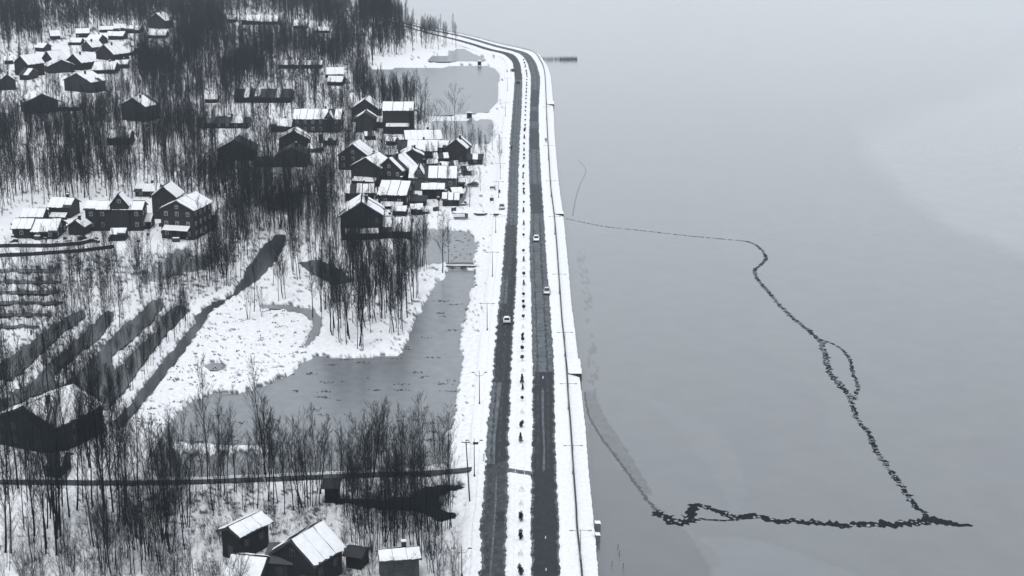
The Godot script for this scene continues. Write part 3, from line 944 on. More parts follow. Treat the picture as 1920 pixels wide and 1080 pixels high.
	# far upper village
	for a in [[112, 180, 172, 152, 138, 10, -30], [20, 62, 142, 119, 105, 10, -38], [92, 140, 136, 123, 113, 10, 28], [118, 160, 130, 116, 102, 10, -34], [172, 222, 112, 100, 84, 11, -36], [275, 313, 53, 38, 25, 9, -22], [72, 108, 124, 112, 97, 9, -40], [0, 30, 168, 152, 140, 9, 25], [150, 176, 96, 88, 78, 9, -30]]:
		gable("far_house", far, a[0], a[1], a[2], a[3], a[4], a[5], a[6], {"windows": 0, "front": 0.13, "clear": 0.95}, FG)
	for a in [[172, 215, 138, 131, 113, 0], [277, 311, 72, 66, 55, 0], [210, 236, 58, 52, 44, 8], [160, 186, 84, 76, 63, -10], [180, 203, 80, 74, 59, 14], [198, 232, 74, 67, 58, -6], [95, 114, 74, 67, 55, 20], [127, 152, 84, 79, 70, 0], [452, 487, 46, 39, 26, 0], [488, 520, 46, 40, 26, 0], [549, 575, 54, 48, 36, 0], [610, 645, 146, 139, 125, 6], [612, 642, 160, 153, 142, -8], [425, 442, 42, 36, 28, 0], [186, 226, 62, 55, 48, 12], [520, 560, 128, 121, 113, 0], [564, 604, 128, 121, 113, 0], [35, 55, 150, 140, 127, -12], [232, 262, 62, 56, 47, -8], [142, 168, 70, 62, 52, 10], [64, 84, 96, 89, 80, -15], [215, 240, 128, 121, 112, 5], [140, 172, 152, 146, 136, 10], [8, 26, 120, 113, 104, 18], [590, 618, 62, 57, 50, 0], [225, 250, 104, 97, 88, -10]]:
		side("far_house", far, a[0], a[1], a[2], a[3], a[4], a[5], {"windows": 0, "panel": 4.0, "front": 0.13, "clear": 0.95}, FG)
	# near houses at the bottom
	var NG := "houses in the poplar wood below the lane"
	gable("wood_house", "big black gabled house under a broad snow roof beside the canal gardens", -20, 122, 842, 791, 764, 14, -24, {}, NG)
	side("hut", "little wooden hut with snow cap on the lane verge", 84, 118, 893, 871, 852, -4, {"windows": 0, "wall": 1, "shed": 1}, NG)
	gable("wood_house", "black hut with clean white roof among poplars below the lane", 412, 455, 1046, 998, 990, 7, -34, {"wall": 0, "over": 0.9}, NG)
	gable("wood_house", "gabled house with bright white roof slope in the poplar wood", 503, 598, 1096, 1046, 1012, 7.5, -30, {"over": 0.8}, NG)
	side("shed", "shed with grey snowless roof against the bright roofed house", 496, 552, 1092, 1052, 1026, -8, {"bare": 1, "shed": 1}, NG)
	side("shed", "small black shed right of the bright roofed house", 644, 682, 1064, 1040, 1034, -20, {"cover": 0.0, "shed": 1, "windows": 0}, NG)
	side("wood_house", "grey walled house with snow roof at the wood edge by the road verge", 712, 790, 1084, 1047, 1034, 12, {"wall": 2, "windows": 1}, NG)
	side("shed", "black tar shed at the lane ditch among poplars", 606, 638, 938, 912, 904, 0, {"bare": 2, "shed": 1, "windows": 0}, NG)
	side("shed", "low lumber shed with lumpy snow roof at the bottom of the wood", 420, 490, 1112, 1082, 1052, -10, {"shed": 1, "windows": 0}, NG)

# small gable standing proud of a roof whose eave faces the viewer (local -x)
func cross_gable(t: Node3D, off: float, hw: float, wall_h: float, apex: float, front: float, back: float, wall: Material) -> void:
	var b := Bag.new()
	var x := -front
	b.quad(Vector3(x, -0.4, off - hw), Vector3(x, wall_h, off - hw), Vector3(x, wall_h, off + hw), Vector3(x, -0.4, off + hw))
	b.tri(Vector3(x, wall_h, off - hw), Vector3(x, apex, off), Vector3(x, wall_h, off + hw))
	for s in [-1.0, 1.0]:
		b.quad(Vector3(x, -0.4, off + hw * s), Vector3(x, wall_h, off + hw * s), Vector3(back, wall_h, off + hw * s), Vector3(back, -0.4, off + hw * s))
	var gb := part("front_gable", b.mesh(), wall, t)
	var ang := atan2(apex - wall_h, hw)
	var full := Vector2(hw, apex - wall_h).length() + 0.5
	for s in [-1.0, 1.0]:
		var dir := Vector3(0, -sin(ang), s * cos(ang))
		var nrm := Vector3(0, cos(ang), s * sin(ang))
		var ln := front + back + 0.5
		var mid := Vector3((back - front - 0.5) * 0.5, apex, off)
		var bx := Basis(dir, nrm, Vector3(-s, 0, 0))
		part("gable_roof", unit_box, M.roof, t, Transform3D(bx.scaled_local(Vector3(full, 0.12, ln)), mid + dir * full * 0.5 + nrm * 0.07))
		part("snow_slab", panel_meshes[1], M.snow, t, Transform3D(bx.scaled_local(Vector3(full - 0.06, 0.22, ln - 0.05)), mid + nrm * 0.135))
	window(t, Vector3(x - 0.01, (wall_h + apex) * 0.5 - 0.4, off), -PI * 0.5, 1.1, 1.1, M.frame)

func cross_at(t: Node3D, xg: float, hwpx: float, yb: float, ye: float, ya: float, front_extra: float, wall: Material) -> void:
	# place by photograph: centre x, half width, base, eave and apex rows
	var p := g(xg, yb)
	var loc := t.transform.affine_inverse() * p
	var hw := hwpx * depth_of(p) / F
	cross_gable(t, loc.z, hw, height_to(p, ye), height_to(p, ya), -loc.x + front_extra, 0.5, wall)

# ------------------------------------------------------------------ trees
var tree_kinds := []   # [trunk mesh, crown mesh, joined mesh]

func grow_tree(seed_: int, kind: String, coarse: float) -> void:
	var r := RandomNumberGenerator.new()
	r.seed = seed_
	var tr := Bag.new()
	var cr := Bag.new()
	var H := 10.0
	var stems := 1
	if kind == "willow": stems = 3
	if kind == "scrub": stems = 9
	for s in stems:
		var base := Vector3.ZERO
		var lean := Vector3(r.randf_range(-0.05, 0.05), 1.0, r.randf_range(-0.05, 0.05))
		if stems > 1:
			var an := TAU * s / stems + r.randf()
			var sp_ := 0.28 if kind == "willow" else 0.5
			lean = Vector3(cos(an) * sp_ * r.randf(), 1.0, sin(an) * sp_ * r.randf())
			base = Vector3(cos(an), 0, sin(an)) * 0.15
		var h := H * (1.0 if s == 0 else r.randf_range(0.7, 1.0))
		var rad := 0.066 if kind == "poplar" else (0.062 if kind == "willow" else 0.022)
		if kind == "spread": rad = 0.072
		rad *= coarse
		var p := base - Vector3(0, 0.3, 0)
		var n := 9
		var pts := []
		for k in n + 1:
			pts.append(p)
			var wob := Vector3(r.randf_range(-1, 1), 0, r.randf_range(-1, 1)) * 0.06
			p += (lean.normalized() + wob) * ((h + 0.3) / n)
			lean.y += 0.12
		for k in n:
			var t0 := float(k) / n
			var t1 := float(k + 1) / n
			tr.tube(pts[k], pts[k + 1], lerpf(rad, 0.008, pow(t0, 0.9)), lerpf(rad, 0.008, pow(t1, 0.9)), 5)
		# limbs
		var limbs := 30
		var first := 0.30
		var steep := 2.1
		var reach := 0.235
		if kind == "willow":
			limbs = 12; first = 0.25; steep = 1.1; reach = 0.27
		elif kind == "spread":
			limbs = 24; first = 0.25; steep = 0.8; reach = 0.34
		elif kind == "scrub":
			limbs = 5; first = 0.2; steep = 1.6; reach = 0.2
		for q in limbs:
			var t := first + (0.98 - first) * (q + r.randf()) / limbs
			var fi := t * n
			var k := mini(int(fi), n - 1)
			var a: Vector3 = pts[k].lerp(pts[k + 1], fi - k)
			var an := r.randf() * TAU
			var d := Vector3(cos(an), steep * r.randf_range(0.7, 1.3), sin(an)).normalized()
			var len_ := H * reach * (1.15 - t) * r.randf_range(0.75, 1.35) + 0.35
			var lp := [a]
			var cur := a
			for w in 3:
				d = (d + Vector3(r.randf_range(-0.2, 0.2), 0.15, r.randf_range(-0.2, 0.2))).normalized()
				cur = cur + d * len_ / 3.0
				lp.append(cur)
			var lr := 0.017 * coarse * (1.1 - 0.6 * t)
			for w in 3: cr.tube(lp[w], lp[w + 1], lr * (1.0 - w * 0.28), lr * (0.72 - w * 0.25), 3)
			var subs := 7
			for w in subs:
				var u := 0.25 + 0.75 * (w + r.randf()) / subs
				var ui := minf(u * 3.0, 2.99)
				var b0: Vector3 = lp[int(ui)].lerp(lp[int(ui) + 1], ui - int(ui))
				var sd := (d * 1.2 + Vector3(r.randf_range(-1, 1), r.randf_range(0.0, 1.0), r.randf_range(-1, 1))).normalized()
				var sl := len_ * r.randf_range(0.22, 0.45)
				var b1 := b0 + sd * sl
				cr.tube(b0, b1, 0.008 * coarse, 0.004 * coarse, 3)
				for x in (7 if coarse < 1.2 else 5):
					var c0 := b0.lerp(b1, r.randf_range(0.3, 1.0))
					var c1 := c0 + (sd + Vector3(r.randf_range(-0.9, 0.9), r.randf_range(0.0, 0.9), r.randf_range(-0.9, 0.9))).normalized() * sl * r.randf_range(0.4, 0.8)
					var side_ := (c1 - c0).cross(Vector3(r.randf(), r.randf(), r.randf())).normalized() * 0.0062 * coarse
					cr.tri(c0 - side_, c1, c0 + side_)
	var tm := tr.mesh()
	var cm := cr.mesh()
	var joined := ArrayMesh.new()
	joined.add_surface_from_arrays(Mesh.PRIMITIVE_TRIANGLES, tm.surface_get_arrays(0))
	joined.add_surface_from_arrays(Mesh.PRIMITIVE_TRIANGLES, cm.surface_get_arrays(0))
	joined.surface_set_material(0, M.bark)
	joined.surface_set_material(1, M.twig)
	tree_kinds.append([tm, cm, joined])

# zone: outline, number, height range, kinds (first..last), label, group, name
var zones := []
func zone(a: Array, n: int, h0: float, h1: float, k0: int, k1: int, called: String, label: String, group: String, litter: float) -> void:
	zones.append([a, n, h0, h1, k0, k1, called, label, group])
	if litter > 0.0:
		var p := poly(a)
		wood_polys.append([p, bounds(p), litter])

func plan_zones() -> void:
	# kinds: 0-3 poplar, 4-5 spreading, 6-7 willow, 8-9 scrub
	zone([604,560, 640,500, 720,492, 800,496, 832,500, 800,545, 776,590, 762,625, 745,656, 700,658, 640,652, 612,640], 135, 13, 19, 0, 3, "poplar_tree", "tall bare poplar in the dense grove jutting into the pond", "poplars of the pond grove", 0.25)
	zone([545,520, 570,470, 640,455, 720,455, 745,480, 640,498, 590,530, 560,560], 45, 12, 17, 0, 5, "bare_tree", "bare tree between the pond grove and the largest dark gabled house", "trees above the pond grove", 0.4)
	zone([200,768, 216,772, 290,685, 368,590, 360,584, 275,668], 60, 6, 10, 0, 3, "young_poplar", "slender young poplar on the long snowy garden strip beside the white pond bank", "young poplars on the garden strip", 0.0)
	zone([0,912, 180,912, 260,915, 260,1000, 120,1040, 0,1040], 40, 16, 24, 0, 3, "poplar_tree", "tall straight poplar on open snow just below the lane", "tall poplars on open snow", 0.1)
	zone([250,915, 420,915, 560,915, 700,915, 860,912, 846,1000, 800,1060, 690,1060, 660,980, 420,950, 300,1080, 160,1080], 230, 7, 18, 0, 9, "bare_tree", "bare poplar in the crowded wood between the lane and the bright roofed house", "poplars of the lower wood", 0.35)
	zone([640,940, 850,925, 850,1000, 820,1050, 650,1050], 60, 8, 14, 0, 5, "bare_tree", "thin bare poplar on the snow between the ditch and the grey walled house", "thin poplars beside the ditch", 0.2)
	zone([380,940, 660,960, 700,1040, 690,1120, 380,1120], 130, 5, 9, 8, 9, "bare_shrub", "leafless shrub in the snow around the bright roofed house", "shrubs round the bright roofed house", 0.35)
	zone([0,1020, 300,1000, 420,1080, 500,1180, 0,1180], 150, 5, 12, 4, 9, "bare_tree", "low branching tree in the brush at the foot of the tall poplars", "brush trees of the lower wood", 0.25)
	zone([690,1060, 860,1000, 870,1180, 700,1180], 40, 5, 10, 4, 9, "bare_tree", "thin sapling on the snowy verge beside the grey walled house", "saplings on the road verge", 0.15)
	zone([300,893, 400,895, 560,891, 700,884, 840,872, 840,878, 700,892, 480,899, 300,901], 38, 8, 15, 0, 7, "bare_tree", "fine twigged bare tree in the row along the pond's lane side shore", "trees along the pond lane", 0.5)
	zone([0,770, 180,735, 215,790, 225,880, 130,885, 0,895], 40, 13, 22, 0, 3, "poplar_tree", "poplar standing round the big black gabled house", "poplars round the black house", 0.35)
	zone([-60,560, 110,480, 270,470, 420,500, 360,575, 220,700, 100,735, -60,745], 400, 6, 13, 0, 9, "bare_tree", "bare willow or poplar among the dark canal gardens", "trees of the canal gardens", 0.5)
	zone([400,430, 470,410, 600,400, 640,450, 560,470, 500,440, 450,520, 380,560], 170, 9, 16, 0, 7, "bare_tree", "dark bare tree by the canal left of the largest gabled house", "trees by the upper canal", 0.5)
	zone([400,300, 480,290, 640,300, 640,400, 600,420, 470,430, 410,450], 320, 10, 17, 0, 7, "bare_tree", "bare tree of the dark wood left of the boulevard village", "trees of the middle wood", 0.45)
	zone([-80,270, 200,250, 400,270, 410,400, 270,370, 90,380, 0,400, -80,470], 700, 10, 17, 0, 5, "bare_tree", "bare tree of the slope above the left hamlet", "trees above the left hamlet", 0.35)
	zone([640,240, 800,240, 900,300, 880,390, 800,420, 640,440], 150, 7, 14, 0, 7, "bare_tree", "bare garden tree among the roofs of the boulevard village", "garden trees of the village", 0.35)
	zone([800,280, 905,255, 930,310, 905,330, 860,300], 10, 7, 13, 0, 7, "bare_tree", "bare tree on the shore of the small pond below the causeway", "trees by the small pond", 0.2)
	zone([655,190, 690,182, 790,196, 775,225, 700,240], 90, 12, 18, 0, 3, "poplar_tree", "tall poplar at the village end of the far pond", "poplars at the far pond", 0.3)
	zone([-150,130, 240,120, 420,150, 640,150, 660,250, 480,290, 400,280, 200,260, -150,290], 1250, 10, 16, 0, 5, "bare_tree", "bare tree of the wide wood between the far houses", "trees of the wide far wood", 0.4)
	zone([220,70, 420,60, 640,70, 700,110, 690,190, 640,170, 420,165, 240,150], 1350, 11, 17, 0, 5, "bare_tree", "tree of the dense dark wood", "trees of the dense far wood", 0.7)
	zone([-200,40, 0,20, 300,10, 640,10, 680,30, 700,80, 420,66, 220,76, 150,60, 90,90, -200,130], 2300, 12, 19, 0, 5, "bare_tree", "tree of the far upper wood", "trees of the far upper wood", 0.8)
	zone([-700,40, -200,10, -200,600, -700,700], 900, 11, 17, 0, 5, "bare_tree", "tree of the wood beyond the left hamlet", "trees of the outer wood", 0.6)
	zone([-900,-70, -200,-60, 300,-28, 560,-4, 660,14, 640,24, 0,30, -900,60], 3200, 14, 21, 0, 5, "bare_tree", "tree of the farthest wood", "trees of the farthest wood", 0.9)
	zone([690,92, 700,62, 760,60, 845,84, 852,92, 800,92, 740,104, 690,118], 170, 11, 17, 0, 3, "poplar_tree", "tall poplar beside the road bend far away", "poplars by the road bend", 0.3)
	zone([690,28, 745,44, 775,58, 700,56, 670,34], 170, 15, 22, 0, 3, "poplar_tree", "tall poplar along the causeway road far away", "poplars along the far road", 0.4)

func build_trees() -> void:
	for c in [1.0, 1.5]:
		for k in 4: grow_tree(100 + k, "poplar", c)
		for k in 2: grow_tree(200 + k, "spread", c)
		for k in 2: grow_tree(300 + k, "willow", c)
		for k in 2: grow_tree(400 + k, "scrub", c)
	rng.seed = 99
	var spots := []
	for z in zones:
		var pp := poly(z[0])
		var gp := PackedVector2Array()
		for q in pp:
			var w := g(q.x, q.y)
			gp.append(Vector2(w.x, w.z))
		var bb := bounds(gp)
		var n := 0
		var tries := 0
		while n < z[1] and tries < z[1] * 30:
			tries += 1
			var q := Vector2(rng.randf_range(bb.position.x, bb.end.x), rng.randf_range(bb.position.y, bb.end.y))
			if not Geometry2D.is_point_in_polygon(q, gp): continue
			if -q.y > 450.0 and noise_a.get_noise_2d(q.x * 1.3 + 500.0, q.y * 0.7) < -0.03 and rng.randf() < 0.72: continue
			if -q.y > 380.0: q += Vector2(rng.randfn() * 3.0, rng.randfn() * 9.0)
			var dd := cp * -q.y + sp * CAMH
			var px := CX + F * q.x / dd
			var py := CY - F * (-CAMH * cp - q.y * sp) / dd
			if in_water(px, py) and rng.randf() < 0.92: continue
			var ok := true
			for e in houses_at:
				var ex: float = q.x - e[0].x - (q.y - e[0].z) * e[0].x / e[0].z
				var ez: float = q.y - e[0].z
				if Vector2(ex, ez).length() < e[1] or (absf(ex) < e[1] * rng.randf_range(0.7, 1.5) and ez > 0.0 and ez < e[2] * rng.randf_range(0.3, 1.2) and rng.randf() < e[3]):
					ok = false
					break
			if not ok: continue
			n += 1
			var kind := rng.randi_range(z[4], z[5])
			var hh := rng.randf_range(z[2], z[3])
			if kind >= 8: hh = minf(hh, 6.0) * 0.7
			if kind < 4 and dd < 520.0 and rng.randf() < (0.45 if z[6] == "poplar_tree" else 0.15): kind += 10
			spots.append([Vector3(q.x, -0.25, q.y), hh, (kind + 10) if (dd > 520.0 and kind < 10) else kind, rng.randf() * TAU, z, dd, px])
	# extra single trees that stand out
	for e in [[853, 258, 158, 4], [812, 262, 238, 1], [898, 262, 236, 4], [466, 598, 520, 6], [492, 592, 520, 6], [636, 640, 480, 0], [780, 440, 385, 6], [786, 452, 390, 6], [848, 84, 26, 1], [836, 86, 40, 0], [500, 905, 640, 0], [390, 905, 660, 0]]:
		var p := g(e[0], e[1])
		spots.append([Vector3(p.x, -0.25, p.z), clampf(height_to(p, e[2]), 6.0, 24.0), e[3], rng.randf() * TAU, [0, 0, 0, 0, 0, 0, "bare_tree", "single bare tree standing free of the woods near the water", "single bare trees by the water"], depth_of(p) * 0.3, e[0]])
	spots.sort_custom(func(a, b): return a[5] < b[5])
	var rest := []
	for k in tree_kinds.size(): rest.append([])
	var made := 0
	for s in spots:
		var wide: float = s[1] * 0.1
		var tilt := Vector3(rng.randfn() * 0.045, s[3], rng.randfn() * 0.045)
		var girth := wide * rng.randf_range(0.7, 1.15)
		var xf := Transform3D(Basis.from_euler(tilt).scaled_local(Vector3(girth, wide, girth)), s[0])
		if made < 300 and s[6] > -40.0 and s[5] > 60.0 or s[5] < 60.0:
			made += 1
			var z: Array = s[4]
			var t := thing(z[6], z[7], "tree", s[0], s[3], z[8])
			t.rotation = tilt
			t.scale = Vector3(girth, wide, girth)
			part("trunk", tree_kinds[s[2]][0], M.bark, t)
			part("crown", tree_kinds[s[2]][1], M.twig, t)
		else:
			rest[s[2]].append(xf)
	var w := Node3D.new()
	w.name = "bare_woodland"
	add_child(w)
	tag(w, "mass of dark leafless trees filling the village slopes and the far shore", "woodland", "", "stuff")
	for k in rest.size():
		if rest[k].is_empty(): continue
		var mm := MultiMesh.new()
		mm.transform_format = MultiMesh.TRANSFORM_3D
		mm.mesh = tree_kinds[k][2]
		mm.instance_count = rest[k].size()
		for q in rest[k].size(): mm.set_instance_transform(q, rest[k][q])
		var mi := MultiMeshInstance3D.new()
		mi.name = "tree_mass"
		mi.multimesh = mm
		mi.set_meta("kind", "stuff")
		w.add_child(mi, true)
	print("trees ", spots.size())
	# the pale leaning trunk in the lower wood
	var pt := thing("pale_tree", "pale leaning leafless trunk in the lower wood above the black hut", "tree", g(516, 962) + Vector3(0, -0.2, 0))
	var b := Bag.new()
	b.tube(Vector3(0, -0.2, 0), Vector3(-1.0, 5.0, 0.2), 0.2, 0.15, 6)
	b.tube(Vector3(-1.0, 5.0, 0.2), Vector3(-2.6, 9.0, 0.2), 0.15, 0.06, 6)
	part("trunk", b.mesh(), M.pale_bark, pt)
	var c := Bag.new()
	for k in 7: c.tube(Vector3(-1.4 - k * 0.18, 6.0 + k * 0.45, 0.2), Vector3(-1.4 - k * 0.18 + sin(k * 2.4) * 1.5, 8.0 + k * 0.4, 0.2 + cos(k * 2.4) * 1.2), 0.04, 0.01, 3)
	part("limb", c.mesh(), M.pale_bark, pt)

# ------------------------------------------------------------------ shrubs of the median
func leaf_cloud(bag: Bag, r: RandomNumberGenerator, c: Vector3, rad: Vector3, n: int, size: float) -> void:
	for k in n:
		var d := Vector3(r.randfn(), r.randfn(), r.randfn()).normalized()
		var p := c + d * rad * pow(r.randf(), 0.35) * (0.85 + 0.2 * noise_b.get_noise_3dv(d * 40.0))
		var u := Vector3(r.randfn(), r.randfn(), r.randfn()).normalized() * size
		var w := u.cross(Vector3(r.randfn(), r.randfn(), r.randfn())).normalized() * size
		bag.tri(p - u * 0.5, p + w, p + u)

func build_shrubs() -> void:
	var r := RandomNumberGenerator.new()
	r.seed = 8
	var kinds := []
	for k in 3:
		var leaves := Bag.new()
		var stem := Bag.new()
		stem.tube(Vector3(0, -0.2, 0), Vector3(0, 0.9, 0), 0.05, 0.04, 5)
		if k == 0: leaf_cloud(leaves, r, Vector3(0, 1.15, 0), Vector3(0.62, 0.62, 0.62), 420, 0.13)
		elif k == 1:
			for q in 4: leaf_cloud(leaves, r, Vector3(0, 0.55 + q * 0.45, 0), Vector3(0.62 - q * 0.14, 0.4, 0.62 - q * 0.14), 150, 0.12)
		else:
			leaf_cloud(leaves, r, Vector3(-0.12, 0.75, 0), Vector3(0.45, 0.75, 0.45), 300, 0.13)
			leaf_cloud(leaves, r, Vector3(0.2, 1.3, 0.05), Vector3(0.35, 0.6, 0.35), 160, 0.12)
		kinds.append([leaves.mesh(), stem.mesh()])
	var dark := [[975.5, 1079, 1.25, 2], [976, 1012, 1.2, 2], [977, 978, 1.3, 2], [976, 830, 1.1, 1], [978, 802, 1.1, 2], [979, 752, 0.8, 0], [980, 732, 0.8, 1], [979, 720, 1.2, 1], [979, 677, 1.0, 0], [979, 659, 1.0, 0], [980, 642, 0.9, 0], [980, 633, 0.9, 2], [981, 599, 0.9, 0], [982, 582, 1.0, 0], [981, 571, 0.9, 0], [981.5, 557, 0.9, 0], [982, 536, 0.9, 1], [982, 519, 1.0, 0], [982, 491, 0.9, 1], [981.5, 475, 0.9, 0], [981.5, 445, 0.85, 0], [982, 423, 0.9, 1], [981.5, 399, 1.0, 1], [982, 383, 0.8, 0], [982, 365, 1.0, 2], [982, 359, 0.9, 0], [981.7, 349, 0.9, 0], [980.5, 335, 0.8, 1], [981.5, 329, 0.8, 0], [981.5, 315, 1.0, 2], [982.5, 301, 0.9, 0], [982.5, 294, 0.9, 0], [982.5, 284, 0.9, 1], [982.5, 273, 0.9, 0], [983, 261, 1.1, 1], [984, 247, 1.3, 2], [984.5, 238, 0.9, 0], [984.7, 228, 0.8, 0], [985, 219, 0.8, 0], [985.3, 211, 0.8, 0], [985.6, 204, 0.9, 0], [986, 196, 0.8, 0], [986.2, 188, 0.8, 0], [986.5, 182, 0.8, 0], [986.7, 175, 0.9, 1], [987, 169, 0.8, 0], [987.3, 163, 0.9, 0], [987.5, 158, 0.8, 0], [987.7, 152, 0.8, 0], [988, 146, 0.8, 0], [987.5, 141, 1.0, 1], [986.5, 136, 1.0, 0], [985, 127, 1.0, 1], [983.5, 121, 1.0, 0], [982, 115, 0.9, 0]]
	var first: Array = [null, null, null]
	for e in dark:
		var p := g(e[0], e[1], 0.25)
		var t := thing("median_shrub", ["clipped round dark evergreen shrub in the snowy median", "cone shaped dark evergreen shrub in the snowy median", "ragged tall dark evergreen shrub in the snowy median"][e[3]], "shrub", p, r.randf() * TAU, "dark evergreens of the median")
		t.scale = Vector3.ONE * e[2] * 0.88
		part("foliage", kinds[e[3]][0], M.evergreen, t)
		part("stem", kinds[e[3]][1], M.bark, t)
	# shrubs buried in snow
	var b := Bag.new()
	var prev := []
	for j in 6:
		var ring := []
		var t := j / 5.0
		for q in 9:
			var an := TAU * q / 9
			ring.append(Vector3(cos(an), 0, sin(an)) * (0.5 * (1.0 - t * 0.85) * (1.0 + 0.15 * sin(q * 3.1 + j))) + Vector3(0, t * 1.1, 0))
		if j > 0:
			for q in 9: b.quad(prev[q], ring[q], ring[(q + 1) % 9], prev[(q + 1) % 9])
		prev = ring
	var twigs := Bag.new()
	leaf_cloud(twigs, r, Vector3(0, 0.45, 0), Vector3(0.42, 0.5, 0.42), 60, 0.1)
	var mound := b.mesh()
	var tw := twigs.mesh()
	for yy in [1043, 948, 921, 776, 698, 616, 545, 505, 432, 340]:
		var p := g(lerpf(976, 982, (1080.0 - yy) / 600.0), yy, 0.25)
		var t := thing("snowy_shrub", "small shrub buried in snow between the dark evergreens of the median", "shrub", p, r.randf() * TAU, "snow buried shrubs of the median")
		part("snow_cap", mound, M.snow, t)
		part("twigs", tw, M.scrub, t)

# ------------------------------------------------------------------ street furniture
func lamp_post(x: float, y: float, top: float, mat_: Material, label: String, group: String, curved: bool, h0: float = 0.1) -> void:
	var p := g(x, y, h0)
	var h := clampf(height_to(p, top) - 0.0, 5.0, 11.0)
	var t := thing("lamp_post", label, "street lamp", p, 0.0, group)
	var b := Bag.new()
	b.tube(Vector3(0, -0.2, 0), Vector3(0, h * 0.5, 0), 0.10, 0.08, 6)
	b.tube(Vector3(0, h * 0.5, 0), Vector3(0, h, 0), 0.08, 0.05, 6)
	part("pole", b.mesh(), mat_, t)
	var fb := Bag.new()
	fb.tube(Vector3(0, -0.1, 0), Vector3(0, 0.5, 0), 0.2, 0.16, 8)
	part("foot", fb.mesh(), mat_, t)
	for s in [-1.0, 1.0]:
		var a := Bag.new()
		var e := Vector3(s * 1.35, h - 0.15, 0)
		if curved:
			a.tube(Vector3(0, h - 1.2, 0), Vector3(s * 0.7, h - 1.0, 0), 0.04, 0.035, 4)
			a.tube(Vector3(s * 0.7, h - 1.0, 0), Vector3(s * 1.1, h - 0.4, 0), 0.035, 0.03, 4)
			e = Vector3(s * 1.15, h - 0.35, 0)
		else:
			a.tube(Vector3(0, h - 0.1, 0), e, 0.045, 0.035, 4)
		part("arm", a.mesh(), mat_, t)
		var l := Bag.new()
		l.box(e + Vector3(s * 0.15, 0, 0), Vector3(0.6, 0.1, 0.22))
		part("lamp_head", l.mesh(), mat_, t)
		var gl := Bag.new()
		gl.box(e + Vector3(s * 0.15, -0.065, 0), Vector3(0.5, 0.03, 0.18))
		part("lamp_glass", gl.mesh(), M.lamp_glass, t)

